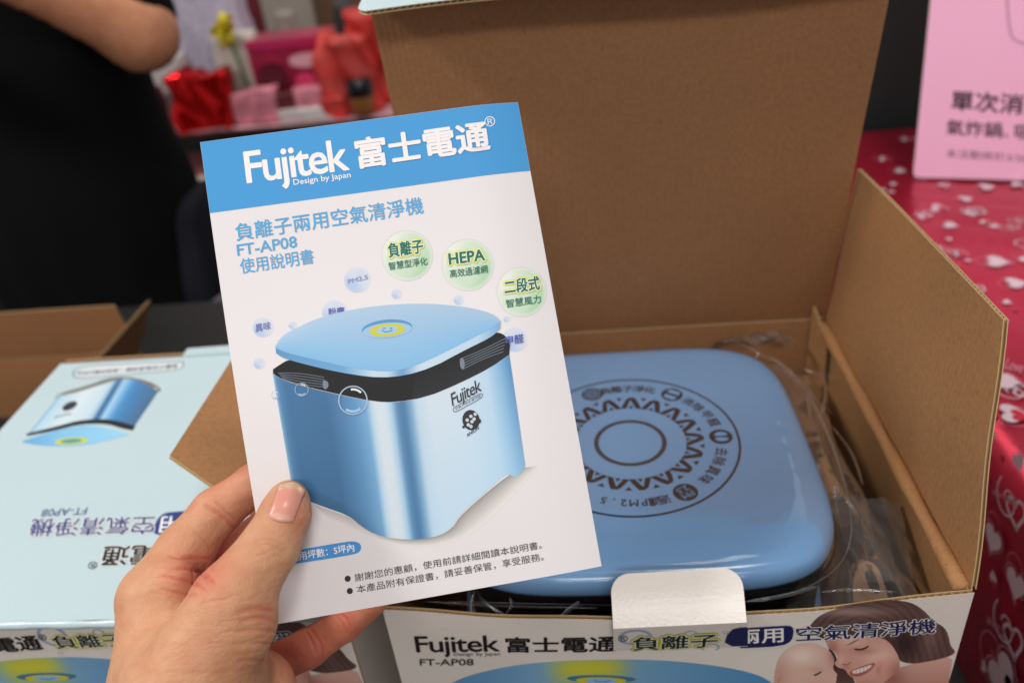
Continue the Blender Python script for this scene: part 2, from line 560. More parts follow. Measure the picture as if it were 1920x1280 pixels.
LT = math.radians(10); LL = 0.272
lid_up = np.array([0, -math.sin(LT), math.cos(LT)]); lid_n = np.array([0, math.cos(LT), math.sin(LT)])
h0 = np.array([0, D + 0.001, H + 0.001])
def warp_lid(u, v):
    b = 0.0035 * np.sin(np.pi * u) * np.sin(np.pi * v) + 0.0008 * np.sin(v * 9 + u * 4)
    return -b * lid_n
lid = board('lid', open_box, h0 + [W, 0, 0], h0, h0 + lid_up * LL, h0 + [W, 0, 0] + lid_up * LL, lid_n, 'card_blue', 'kraft', 24, 24, warp_lid)
# tuck flap bent forward from the lid's free edge
TA = math.radians(100)
def tuck_pts(a):
    d = np.array([0, -math.sin(a), math.cos(a)])
    e0 = h0 + lid_up * (LL + .0005)
    return e0, d
best = None
for k in range(60, 180):
    e0, d = tuck_pts(math.radians(k)); q = R_CAM.T @ (e0 + d * 0.034 - CAM)
    yy = CY - F_PX * q[1] / -q[2]
    if best is None or abs(yy - 24) < best[0]: best = (abs(yy - 24), k)
e0, d = tuck_pts(math.radians(best[1]))
tn = np.cross(np.array([1.0, 0, 0]), d); tn = tn if tn[2] > 0 else -tn
sh = lambda v: 1 - 0.035 * np.clip((v - 0.75) / 0.25, 0, 1) ** 2
board('tuck_flap', open_box, e0 + [-0.001, 0, 0], e0 + [W + .001, 0, 0], e0 + [W + .001, 0, 0] + d * .034, e0 + [-.001, 0, 0] + d * .034, tn, 'card_blue', 'kraft', 40, 10,
      lambda u, v: 0.002 * np.sin(u * 7) * v * tn, shape=sh)
# right dust flap, standing up
FA = math.radians(3)
fu = np.array([math.sin(FA), 0, math.cos(FA)]); fn = np.array([math.cos(FA), 0, -math.sin(FA)])
hb = np.array([W + .001, 0, H + .001])
def warp_flap(u, v):
    b = 0.0018 * np.sin(np.pi * u) * v + 0.0006 * np.sin(9 * v + 5 * u)
    return b * fn
right_flap = board('dust_flap', open_box, hb + [0, 0.001, 0], hb + [0, .262, 0], hb + [0, .258, 0] + fu * .122, hb + [0, .044, 0] + fu * .130, fn, 'card_white', 'kraft_y', 20, 12, warp_flap)
# left dust flap, leaning out to the left
gu = np.array([-math.sin(math.radians(61)), 0, math.cos(math.radians(61))]); gn = np.array([-gu[2], 0, gu[0]])
gb = np.array([-.001, 0, H + .001])
board('dust_flap', open_box, gb + [0, .262, 0], gb + [0, 0.001, 0], gb + [0, .053, 0] + gu * .134, gb + [0, .250, 0] + gu * .130, gn, 'card_white', 'kraft_y', 12, 8)
# rolled crease along the right hinge and the small corner gusset at the back
V, f = [], []
ys = np.linspace(0.003, .262, 24); nn = 12
for j, y in enumerate(ys):
    for i in range(nn):
        a = 2 * math.pi * i / nn; r = 0.0042 + 0.0005 * math.sin(y * 90)
        V.append((W - 0.0046 + r * math.cos(a), y, H - 0.001 + r * math.sin(a)))
f = [(j * nn + i, j * nn + (i + 1) % nn, (j + 1) * nn + (i + 1) % nn, (j + 1) * nn + i) for j in range(len(ys) - 1) for i in range(nn)]
f += [tuple(range(nn))[::-1], tuple((len(ys) - 1) * nn + i for i in range(nn))]
obj('rolled_crease', V, f, M['kraft_y'], open_box, smooth=True)
board('corner_gusset', open_box, (W - .010, D - .004, H - .06), (W - .004, D - .032, H - .06), (W - .004, D - .030, H - .006), (W - .010, D - .004, H + .012), (1, 0.3, 0), 'kraft_y', 'kraft_y', 3, 3)

# printed front
S_front = Surf((0, 0, 0), (1, 0, 0), (0, 0, 1), (0, -1, 0), bulge)
class Twin(Surf):                                           # same print, another box: measured on the first
    def uv(s, px, py): return S_front.uv(px, py)
    def uvs(s, pts): return S_front.uvs(pts)
DXL = -0.322
S_front_l = Twin((DXL, 0, 0), (1, 0, 0), (0, 0, 1), (0, -1, 0), None)
BLK = (26, 22, 24); NAVY = (28, 32, 84); WHITE = (232, 226, 220); LIME = (196, 198, 40)
A7 = lambda x, y: (1240 + x / 2.8235, 1040 + y / 2.8235)

def skin_tone(c, k): return tuple(x * k for x in c)

def front_print(S, par, with_badge):
    # product picture: top of the purifier with its glowing button
    def dome(s, t):
        base = ramp([(0, (92, 150, 196)), (.3, (128, 176, 212)), (.6, (120, 168, 205)), (1, (80, 140, 190))], s)
        g = math.exp(-((s - .43) / .115) ** 4) * max(0, 1 - abs(t - .25) * 1.15)
        return tuple(base[k] * (1 - g) + (208, 204, 52)[k] * g for k in range(3))
    patch(S, 'product_picture', par, [(842, 1282), (870, 1268), (930, 1252), (1010, 1240), (1130, 1235), (1240, 1236), (1340, 1246), (1420, 1262), (1452, 1282)],
          [(842, 1300), (1452, 1300)], dome, 1, 60, 8)
    c = S.uv(1127, 1272)
    disc(S, 'button_picture', par, c, .0185, (70, 120, 150), 2, ry=.0036)
    disc(S, 'button_picture', par, (c[0], c[1] - .0012), .0135, (205, 198, 40), 3, ry=.0030)
    disc(S, 'button_picture', par, (c[0], c[1] - .0014), .0085, (140, 190, 225), 4, ry=.0022)
    V, f = stroke_uv(chaikin([(c[0] - .004, c[1] - .0010), (c[0], c[1] - .0026), (c[0] + .005, c[1] - .0010)], 2, False), .0005)
    put(S, 'button_picture', par, V, f, (50, 95, 150), 5)
    # portrait print of a laughing woman bending over a baby
    G_ = lambda x, y, cx_, cy_, rx, ry: math.exp(-(((x - cx_) / rx) ** 2 + ((y - cy_) / ry) ** 2))
    def hair_c(x, y):
        dx, dy = x - 1060, (y - 520) * 1.25; r = math.hypot(dx, dy); a = math.atan2(-dy, dx)
        k = .5 + .5 * math.sin(r * .16 + 2.2 * math.sin(a * 3) + .8 * math.sin(a * 11)); k2 = .5 + .5 * math.sin(r * .43 + a * 4 + 1.3 * math.sin(a * 7))
        c = mixc((76, 55, 52), (112, 86, 80), .5 * k + .5 * k2)
        c = mixc(c, (176, 146, 142), .75 * G_(x, y, 1010, 300, 190, 26) + .35 * G_(x, y, 1420, 420, 40, 90))
        return mixc(c, (40, 27, 28), .75 * G_(x, y, 1290, 470, 70, 80) + .6 * G_(x, y, 900, 440, 60, 40))
    shaded(S, 'portrait_hair', par, [(770, 395), (830, 320), (930, 280), (1080, 250), (1230, 236), (1330, 250), (1400, 300), (1440, 350), (1500, 380), (1522, 430), (1530, 480), (1565, 515), (1500, 545), (1400, 570), (1310, 574), (1260, 560), (1220, 500), (1150, 470), (1040, 450), (960, 455), (890, 480), (860, 440), (800, 420)], A7, hair_c, 1, 2, 8)
    def shoulder_c(x, y): return mixc(mixc((216, 172, 158), (186, 130, 116), (y - 540) / 190), (150, 96, 86), .8 * G_(x, y, 1220, 650, 70, 60))
    shaded(S, 'portrait_shoulder', par, [(1150, 640), (1300, 578), (1420, 562), (1545, 530), (1530, 620), (1510, 730), (1130, 730)], A7, shoulder_c, 2, 1, 16)
    def gap_c(x, y): return mixc((70, 46, 44), (120, 84, 76), (y - 560) / 200)
    shaded(S, 'portrait_shade', par, [(880, 470), (935, 545), (915, 575), (936, 595), (975, 602), (1030, 665), (1020, 735), (900, 735), (935, 640), (905, 600), (900, 560)], A7, gap_c, 2, 1, 16)
    def face_c(x, y):
        c = mixc((214, 162, 146), (238, 200, 184), .9 * G_(x, y, 1160, 545, 80, 60) + .7 * G_(x, y, 1000, 445, 70, 30) + .5 * G_(x, y, 950, 550, 14, 26))
        c = mixc(c, (168, 112, 98), .85 * G_(x, y, 1070, 505, 70, 18) * .6 + .8 * G_(x, y, 905, 490, 30, 40) + .8 * G_(x, y, 1250, 620, 50, 60) + .6 * G_(x, y, 1090, 700, 80, 34) + .45 * G_(x, y, 980, 590, 22, 12) + .5 * G_(x, y, 1150, 600, 14, 30))
        return mixc(c, (222, 142, 130), .5 * G_(x, y, 1170, 580, 50, 40))
    shaded(S, 'portrait_face', par, [(868, 440), (960, 428), (1100, 420), (1200, 445), (1262, 540), (1262, 610), (1190, 660), (1110, 730), (1020, 730), (1036, 660), (985, 628), (975, 600), (935, 592), (912, 572), (938, 545), (922, 512), (882, 492)], A7, face_c, 3, 2, 9)
    poly(S, 'portrait_lips', par, [A7(*q) for q in [(990, 612), (1060, 586), (1140, 560), (1112, 606), (1050, 640), (1004, 638)]], (178, 92, 88), 5, 1)
    shaded(S, 'portrait_teeth', par, [(1004, 610), (1060, 593), (1124, 571), (1098, 600), (1046, 622), (1012, 623)], A7, lambda x, y: mixc((238, 230, 222), (200, 176, 168), abs(math.sin(x * .16)) ** 8), 6, 1, 5)
    shaded(S, 'portrait_eye', par, [(1018, 489), (1050, 495), (1080, 484), (1106, 470), (1084, 494), (1050, 503), (1024, 500)], A7, lambda x, y: (66, 44, 42), 5, 1, 14)
    shaded(S, 'portrait_brow', par, [(970, 480), (1010, 456), (1058, 436), (1014, 464)], A7, lambda x, y: (140, 98, 86), 5, 1, 14)
    px_stroke(S, 'portrait_nose', par, [A7(*q) for q in [(958, 572), (972, 579), (990, 574), (1004, 562)]], .0007, (160, 100, 90), 5, 2)
    def baby_c(x, y):
        c = mixc((222, 184, 168), (244, 222, 210), .9 * G_(x, y, 740, 530, 80, 46))
        c = mixc(c, (190, 136, 122), .8 * G_(x, y, 905, 530, 26, 60) + .5 * G_(x, y, 620, 640, 50, 90) + .35 * G_(x, y, 825, 606, 40, 16))
        return mixc(c, (232, 158, 146), .55 * G_(x, y, 830, 690, 50, 36))
    shaded(S, 'portrait_baby', par, [(620, 540), (680, 482), (760, 462), (840, 470), (900, 512), (918, 560), (904, 600), (936, 632), (916, 650), (924, 668), (905, 735), (590, 735), (600, 620)], A7, baby_c, 3, 2, 12)
    shaded(S, 'portrait_eye', par, [(802, 632), (826, 622), (854, 606), (838, 626), (812, 637)], A7, lambda x, y: (62, 44, 42), 5, 1, 14)
    px_stroke(S, 'portrait_baby_ear', par, [A7(*q) for q in [(640, 640), (616, 660), (624, 700)]], .0009, (196, 146, 132), 5, 2)
    # lettering
    text(S, 'lettering', par, 'Fujitek', (781.6, 1220.6), (937, 1218.7), (777, 1191.6), BLK, 0.012, 7, base=True, space=.92)
    text(S, 'lettering', par, 'Design by Japan', (851, 1227.5), (938, 1227.0), (851, 1221.5), BLK, 0.0, 7, base=True)
    text(S, 'lettering', par, '富士電通', (950, 1221), (1155, 1219), (948, 1193), BLK, 0.022, 7)
    text(S, 'lettering', par, 'FT-AP08', (788, 1245.6), (888, 1245.2), (787, 1234), BLK, 0.012, 7, base=True)
    text(S, 'lettering', par, '空氣清淨機', (1493, 1200), (1751.8, 1184.5), (1493, 1173), NAVY, 0.018, 8, outline=[(.055, (235, 230, 226))])
    if with_badge: badge_print(S, par)

def badge_print(S, par, dy=0):
    a = [(1362, 1190), (1372, 1180), (1392, 1176), (1470, 1171), (1486, 1172), (1488, 1184), (1484, 1200), (1466, 1209), (1400, 1213), (1372, 1213), (1358, 1204)]
    poly(S, 'badge', par, a, NAVY, 7, 2)
    text(S, 'lettering', par, '兩用', (1383.4, 1205.7), (1468.4, 1201), (1381.7, 1180), (236, 232, 230), 0.016, 8)
    neg_print(S, par)

def neg_print(S, par):
    for (q, r, col) in (((1190, 1194), .0078, (150, 170, 205)), ((1293, 1188), .003, (150, 172, 205)), ((1332, 1214), .0042, (150, 172, 205)), ((1187, 1227), .0014, (160, 180, 205)), ((1358, 1186), .0013, (160, 180, 205))):
        V, f = ring_uv(S.uv(*q), r, r * .22, 32); put(S, 'bubble_print', par, V, f, col, 5)
    text(S, 'lettering', par, '®', (1158, 1202), (1176, 1201), (1158, 1190), BLK, 0, 7)
    text(S, 'lettering', par, '負離子', (1186.7, 1217.5), (1343, 1211.7), (1185, 1193), (24, 46, 34), 0.02, 7, outline=[(.115, LIME), (.06, (238, 230, 215))])

front_print(S_front, front_wall, False)
# navy badge partly on the tab: the wall part
a = [(1384, 1178), (1392, 1176), (1470, 1171), (1486, 1172), (1488, 1184), (1484, 1200), (1466, 1209), (1402, 1213), (1384, 1213)]
poly(S_front, 'badge', front_wall, a, NAVY, 7, 1)
text(S_front, 'lettering', front_wall, '兩用', (1383.4, 1205.7), (1468.4, 1201), (1381.7, 1180), (236, 232, 230), 0.016, 8)

# locking tab cut out of the front wall: printed strip leaning out, plain white top leaning back
hl, hr = S_front.uv(1150, 1217), S_front.uv(1402, 1209)
P0, P1 = S_front.pos([hl], .0007)[0], S_front.pos([hr], .0007)[0]
out = 0.0062
yc = (P0[1] + P1[1]) / 2 - out
C0, C1 = at_y(1150, 1178, yc), at_y(1400, 1166, yc)
sn = np.cross(P1 - P0, C0 - P0); sn /= np.linalg.norm(sn)
sn = sn if sn[1] < 0 else -sn
tab_strip = obj('locking_tab', *slab(np.array([[P0, P1], [C0, C1]]), sn, 0, -.0005)[:2], M['card_white'], open_box)
back = math.radians(48)
tu = np.array([0, math.sin(back), math.cos(back)]); tnn = np.array([0, -math.cos(back), math.sin(back)])
E0, E1 = hit(1152, 1076, C0, tnn), hit(1397, 1064, C0, tnn)
eu = (C1 - C0) / np.linalg.norm(C1 - C0); hh = float(np.dot(E0 - C0, tu)); ww = np.linalg.norm(C1 - C0); rr = .0095
pts = []
rows = np.concatenate([np.linspace(0, hh - rr, 6), hh - rr + rr * np.sin(np.linspace(0.12, math.pi / 2, 14))])
G = []
for v in rows:
    k = max(0, v - (hh - rr)); ins = rr - math.sqrt(max(0, rr * rr - k * k))
    G.append([C0 + eu * (ins + (ww - 2 * ins) * i / 12) + tu * v + tnn * (0.0008 * math.sin(v / hh * math.pi)) for i in range(13)])
# soft crease between strip and top
Vt, ft, _ = slab(np.array(G), tnn, 0, -.0006)
tab_top = obj('locking_tab', Vt, ft, M['card_white'], open_box, smooth=False)
cr = []
for i in range(2):
    for a in np.linspace(0, 1, 6):
        pass
S_tab = Surf(P0, (P1 - P0) / np.linalg.norm(P1 - P0), (C0 - P0) / np.linalg.norm(C0 - P0), sn)
neg_print(S_tab, tab_strip)
a = [(1358, 1204), (1362, 1190), (1372, 1180), (1386, 1177), (1400, 1176.5), (1401.5, 1211), (1372, 1211.5)]
poly(S_tab, 'badge', tab_strip, a, NAVY, 7, 0)

# ---- the closed box on the left
closed_box = empty('closed_box', (DXL, 0, 0), 'closed pale blue purifier box on the left, upside-down lettering on its top', 'box', 'printed purifier boxes')
lw = board('front_wall', closed_box, (DXL, 0, 0), (DXL + W, 0, 0), (DXL + W, 0, H - .004), (DXL, 0, H - .004), (0, -1, 0), 'card_white', 'kraft', 6, 3, flute=False)
side_r = board('side_wall', closed_box, (DXL + W, T, 0), (DXL + W, D, 0), (DXL + W, D, H - .003), (DXL + W, T, H - .003), (1, 0, 0), 'card_white', 'kraft_y', 2, 2, flute=False)
board('side_wall', closed_box, (DXL, D, 0), (DXL, T, 0), (DXL, T, H - .003), (DXL, D, H - .003), (-1, 0, 0), 'card_white', 'kraft_y', 2, 2, flute=False)
board('back_wall', closed_box, (DXL + W - T, D, 0), (DXL + T, D, 0), (DXL + T, D, H + .0012), (DXL + W - T, D, H + .0012), (0, 1, 0), 'card_blue', 'kraft', 2, 2)
ltop = board('lid', closed_box, (DXL - .001, -.001, H), (DXL + W + .001, -.001, H), (DXL + W + .001, D - .004, H), (DXL - .001, D - .004, H), (0, 0, 1), 'card_blue', 'kraft', 8, 8,
      lambda u, v: np.concatenate([0 * u + 0 * v, 0 * u + 0 * v, -.0022 * np.sin(np.pi * u) * np.sin(np.pi * v) + 0 * u], -1), flute=False)
# rounded glossy fold at the lid's front edge
V = []; m = 40; nn = 10
for j in range(m + 1):
    x = DXL - .001 + (W + .002) * j / m
    for i in range(nn):
        a = 2 * math.pi * i / nn; r = .0026 + .0003 * math.sin(j * 1.7)
        V.append((x, -.0012 + r * math.cos(a), H - .0026 + r * math.sin(a) + .0004 * math.sin(j * .5)))
f = [(j * nn + i, j * nn + (i + 1) % nn, (j + 1) * nn + (i + 1) % nn, (j + 1) * nn + i) for j in range(m) for i in range(nn)]
f += [tuple(range(nn))[::-1], tuple(m * nn + i for i in range(nn))]
obj('folded_edge', V, f, M['card_blue'], closed_box, smooth=True)
obj('raised_corner', *slab(np.array([[at_z(343, 668, H + .001), at_z(470, 660, H + .001)], [at_z(352, 655, H + .001), at_z(470, 646, H + .001)]]), np.array([0, 0, 1.]), .001, -.0008)[:2], M['card_blue'], closed_box)
front_print(S_front_l, lw, True)
S_ltop = Surf((DXL, 0, H), (1, 0, 0), (0, 1, 0), (0, 0, 1), lambda u, v: -.0022 * np.sin(np.pi * np.clip(u / W, 0, 1)) * np.sin(np.pi * np.clip(v / (D - .004), 0, 1)))
Bx = lambda x, y: (x / 2.0, 640 + y / 2.0)
# upside-down product picture on the lid
poly(S_ltop, 'product_picture', ltop, [Bx(*q) for q in [(196, 214), (215, 196), (330, 165), (400, 138), (470, 130), (560, 148), (606, 176), (600, 192), (480, 160), (240, 210)]], (120, 116, 108), 1, 1)
patch(S_ltop, 'product_picture', ltop, [Bx(*q) for q in [(220, 206), (300, 188), (370, 164), (440, 144)]], [Bx(*q) for q in [(106, 346), (180, 330), (260, 305), (352, 290)]],
      lambda s, t: ramp([(0, (110, 165, 205)), (.06, (175, 208, 225)), (.5, (208, 224, 230)), (.9, (190, 214, 226)), (1, (120, 170, 205))], s), 2, 24, 8)
patch(S_ltop, 'product_picture', ltop, [Bx(*q) for q in [(438, 144), (480, 138), (530, 152), (595, 186)]], [Bx(*q) for q in [(350, 291), (400, 292), (450, 304), (502, 322)]],
      lambda s, t: ramp([(0, (58, 108, 150)), (.12, (60, 115, 165)), (.2, (170, 205, 230)), (.32, (120, 180, 220)), (.45, (70, 140, 195)), (.6, (62, 125, 180)), (1, (70, 105, 140))], s), 2, 24, 8)
patch(S_ltop, 'product_picture', ltop, [Bx(*q) for q in [(98, 346), (200, 322), (300, 294), (400, 290), (460, 302), (508, 318)]], [Bx(*q) for q in [(104, 354), (200, 336), (300, 310), (400, 308), (455, 326), (498, 334)]], lambda s, t: (24, 26, 32), 3, 24, 2)
patch(S_ltop, 'product_picture', ltop, [Bx(*q) for q in [(84, 374), (170, 346), (260, 322), (340, 312), (420, 330), (482, 346)]], [Bx(*q) for q in [(86, 378), (150, 390), (240, 394), (330, 388), (420, 368), (482, 350)]],
      lambda s, t: ramp([(0, (96, 165, 215)), (.4, (130, 190, 228)), (1, (150, 205, 235))], s), 4, 24, 6)
c = S_ltop.uv(*Bx(268, 374)); disc(S_ltop, 'product_picture', ltop, c, .0125, (200, 205, 60), 5, ry=.0042); disc(S_ltop, 'product_picture', ltop, c, .008, (90, 150, 150), 6, ry=.0026)
c = S_ltop.uv(*Bx(262, 242)); disc(S_ltop, 'product_mark', ltop, c, .0052, (45, 50, 60), 4, ry=.006)
text(S_ltop, 'product_mark', ltop, 'Fujitek', Bx(270, 262), Bx(208, 278), Bx(262, 276), (60, 66, 76), 0, 4)
# pill with small lettering
pl = [Bx(*q) for q in [(290, 100), (340, 92), (500, 82), (670, 74), (690, 80), (686, 98), (660, 108), (480, 122), (310, 138), (276, 134), (274, 114)]]
uvp = chaikin(px_poly(S_ltop, pl), 2); V, f = stroke_uv(uvp, .0011, True)
put(S_ltop, 'pill_outline', ltop, V, f, (96, 110, 130), 2)
put(S_ltop, 'pill_field', ltop, uvp, fill(uvp), (214, 222, 224), 1)
text(S_ltop, 'lettering', ltop, '負離子空氣清淨機｜適用坪數5坪內', Bx(670, 83), Bx(296, 112), Bx(664, 100), (70, 84, 110), 0.01, 3)
# upside-down titles
text(S_ltop, 'lettering', ltop, 'FT-AP08', Bx(330, 621), Bx(162, 630), Bx(322, 648), (40, 58, 120), 0.0, 4, base=True)
text(S_ltop, 'lettering', ltop, '空氣清淨機', Bx(583, 656), Bx(124, 666), Bx(574, 722), (38, 56, 122), 0.012, 5, outline=[(.05, (228, 228, 226))])
pill = [Bx(*q) for q in [(600, 650), (640, 638), (760, 634), (900, 630), (900, 716), (760, 722), (620, 726), (580, 724), (574, 700)]]
poly(S_ltop, 'badge', ltop, pill, (36, 56, 124), 4, 2)
text(S_ltop, 'lettering', ltop, '兩用', Bx(776, 652), Bx(608, 656), Bx(768, 714), (226, 230, 232), 0.012, 5)
text(S_ltop, 'lettering', ltop, '富士電通', Bx(800, 758), Bx(394, 768), Bx(792, 834), (18, 20, 26), 0.02, 5, outline=[(.05, (228, 226, 222))])
text(S_ltop, 'lettering', ltop, '®', Bx(366, 824), Bx(332, 826), Bx(364, 852), (30, 32, 38), 0, 5)
# small lettering on the shaded side wall
S_side = Surf((DXL + W, 0, 0), (0, 1, 0), (0, 0, 1), (1, 0, 0))
text(S_side, 'lettering', side_r, 'FA', (.006, H - .026), (.018, H - .026), (.006, H - .014), (60, 66, 110), 0, 3, uvmode=True)

# ---------------------------------------------------------------- air purifier in the open box
PC = np.array([0.1395, 0.1235]); ZT = 0.2655
purifier = empty('air_purifier', (PC[0], PC[1], 0.003), 'sky blue rounded square air purifier with dark printed rings, inside open box', 'air purifier')
NA = 128; SQ = 4.6
TH = np.linspace(0, 2 * math.pi, NA, endpoint=False)
def contour(a, z, n=SQ):
    rr = a * .985 / (np.abs(np.cos(TH)) ** n + np.abs(np.sin(TH)) ** n) ** (1 / n)
    return np.stack([PC[0] + rr * np.cos(TH), PC[1] + rr * np.sin(TH), np.full(NA, z)], 1)
def circle(r, z): return np.stack([PC[0] + r * np.cos(TH), PC[1] + r * np.sin(TH), np.full(NA, z)], 1)
def dish(u, v):
    r = np.sqrt(np.asarray(u) ** 2 + np.asarray(v) ** 2)
    t = np.clip((0.046 - r) / 0.016, 0, 1); t = t * t * (3 - 2 * t)
    return -0.0013 * t - 0.0004 * np.clip(r / 0.08, 0, 1) ** 2
def loft(rings, cap0=False, cap1=False):
    V = np.concatenate(rings); f = []
    for k in range(len(rings) - 1):
        f += [(k * NA + i, k * NA + (i + 1) % NA, (k + 1) * NA + (i + 1) % NA, (k + 1) * NA + i) for i in range(NA)]
    if cap0: f.append(tuple(range(NA))[::-1])
    if cap1: f.append(tuple((len(rings) - 1) * NA + i for i in range(NA)))
    return V, f
rings = [contour(.097, .2475), contour(.109, .248), contour(.1115, .2495), contour(.1125, .2525), contour(.1124, .2572), contour(.1114, .2604), contour(.1095, .2626), contour(.1064, .2640), contour(.101, .2647), contour(.0945, .2650), contour(.0885, .2651, 3.6)]
for r in (.080, .074, .066, .058, .050, .046, .043, .040, .037, .034, .030, .024, .012, .002):
    z = ZT + float(dish(r, 0)); rings.append(circle(r, z))
V, f = loft(rings, True, True)
plid = obj('top_cover', V, f, M['blue_plastic'], purifier, smooth=True)
V, f = loft([contour(.095, .186), contour(.105, .194), contour(.106, .224), contour(.103, .234), contour(.0975, .241), contour(.0955, .2485)], True, True)
coll = obj('vent_collar', V, f, M['black_plastic'], purifier, smooth=True)
for k in range(4):
    V, f = loft([contour(.1055, .200 + k * .006), contour(.1085, .2015 + k * .006), contour(.1085, .203 + k * .006), contour(.1055, .2045 + k * .006)])
    obj('vent_slat', V, f, M['black_plastic'], coll, smooth=True)
V, f = loft([contour(.097, .006), contour(.107, .008), contour(.112, .020), contour(.1125, .188), contour(.1115, .194), contour(.107, .1945)], True, True)
obj('body_shell', V, f, M['blue_plastic'], purifier, smooth=True)
S_lid = Surf((PC[0], PC[1], ZT), (1, 0, 0), (0, 1, 0), (0, 0, 1), dish, 'ink_plastic')
PR = .0675; PGR = (38, 37, 42)
V, f = ring_uv((0, 0), PR, .0016, 128); put(S_lid, 'outer_ring', plid, V, f, PGR, 1)
V, f = ring_uv((0, 0), .0215, .0030, 96); put(S_lid, 'button_ring', plid, V, f, (54, 56, 62), 1)
def pol(r, a): return (r * math.cos(a), r * math.sin(a))
NZ = 17
V, f = [], []
def radial_quad(r0, r1, a00, a01, a10, a11, n=7):              # follows the shallow dish
    o = len(V)
    for q in range(n + 1):
        t = q / n; r = r0 + (r1 - r0) * t
        V.append(pol(r, a00 + (a10 - a00) * t)); V.append(pol(r, a01 + (a11 - a01) * t))
    f.extend([(o + 2 * q, o + 2 * q + 1, o + 2 * q + 3, o + 2 * q + 2) for q in range(n)])
for k in range(NZ):                                         # zigzag band of chevrons with small wedges in the notches
    a0 = 2 * math.pi * k / NZ; hw = math.pi / NZ
    radial_quad(.0352, .0462, a0 - hw * 1.04, a0 - hw * .46, a0 - hw * .26, a0 + hw * .26)
    radial_quad(.0352, .0452, a0 + hw * .46, a0 + hw * 1.04, a0 + hw * .00, a0 + hw * .36)
    radial_quad(.0352, .0385, a0 - hw * .26, a0 + hw * .26, a0 - hw * .02, a0 + hw * .02, 3)
    radial_quad(.0430, .0462, a0 + hw * .98, a0 + hw * 1.02, a0 + hw * .72, a0 + hw * 1.28, 3)
put(S_lid, 'zigzag_band', plid, V, f, PGR, 1)
RM = .0568
def arc_text(s, a_start, a_end, size):
    n = len(s); VV, FF = [], []
    adv = (a_end - a_start) / max(1, n - 1)
    for i, ch in enumerate(s):
        v, ff = dilate(*glyphs(ch, 0.0), .02, 5)
        a = a_start + adv * i
        w = v[:, 0] - (v[:, 0].min() + v[:, 0].max()) / 2; hgt = v[:, 1] - .38
        rr = RM + hgt * size
        x = rr * math.cos(a) + w * size * math.sin(a); y = rr * math.sin(a) - w * size * math.cos(a)
        o = len(VV); VV += list(zip(x, y)); FF += [tuple(q + o for q in g) for g in ff]
    put(S_lid, 'ring_lettering', plid, VV, FF, PGR, 1)
ra = math.radians
arc_text('負離子淨化', ra(103), ra(72), .0084)
arc_text('消除甲醛', ra(43), ra(15), .0084)
arc_text('去除異味', ra(-15), ra(-43), .0084)
arc_text('過濾PM2.5', ra(-74), ra(-110), .0078)
for a in (113, 56, 0, -60):
    c = pol(RM, ra(a))
    disc(S_lid, 'icon_disc', plid, c, .0073, PGR, 1)
    loc = lambda x, y, c=c, a=a: (c[0] + x * math.sin(ra(a)) + y * math.cos(ra(a)), c[1] - x * math.cos(ra(a)) + y * math.sin(ra(a)))
    BLU = (112, 164, 216)
    if a == 113:
        for k in range(7):
            q = (0, 0) if k == 6 else (.0042 * math.cos(k * math.pi / 3), .0042 * math.sin(k * math.pi / 3))
            V, f = ring_uv(loc(*q), .0016, .0006, 16); put(S_lid, 'icon_mark', plid, V, f, BLU, 2)
    elif a == 56:
        put(S_lid, 'icon_mark', plid, [loc(-.0045, .0012), loc(.0045, .0012), loc(.0035, .005), loc(-.0035, .005)], [(0, 1, 2, 3)], BLU, 2)
        put(S_lid, 'icon_mark', plid, [loc(-.0045, -.0012), loc(.0045, -.0012), loc(.0035, -.005), loc(-.0035, -.005)], [(0, 3, 2, 1)], BLU, 2)
    elif a == 0:
        for sx in (-1, 1):
            lf = chaikin([loc(sx * .0005, -.005), loc(sx * .005, -.002), loc(sx * .0042, .0035), loc(sx * .001, .005)], 2)
            put(S_lid, 'icon_mark', plid, lf, fill(lf), BLU, 2)
    else:
        for s, y in (('PM', .0004), ('2.5', -.0048)):
            v, ff = dilate(*glyphs(s, 0.0), .03, 5); k = .0052 / .72
            x = (v[:, 0] - (v[:, 0].min() + v[:, 0].max()) / 2) * k * .9; yy = v[:, 1] * k * .85 + y
            q = [loc(p, r) for p, r in zip(x, yy)]
            put(S_lid, 'icon_mark', plid, q, ff, BLU, 2)

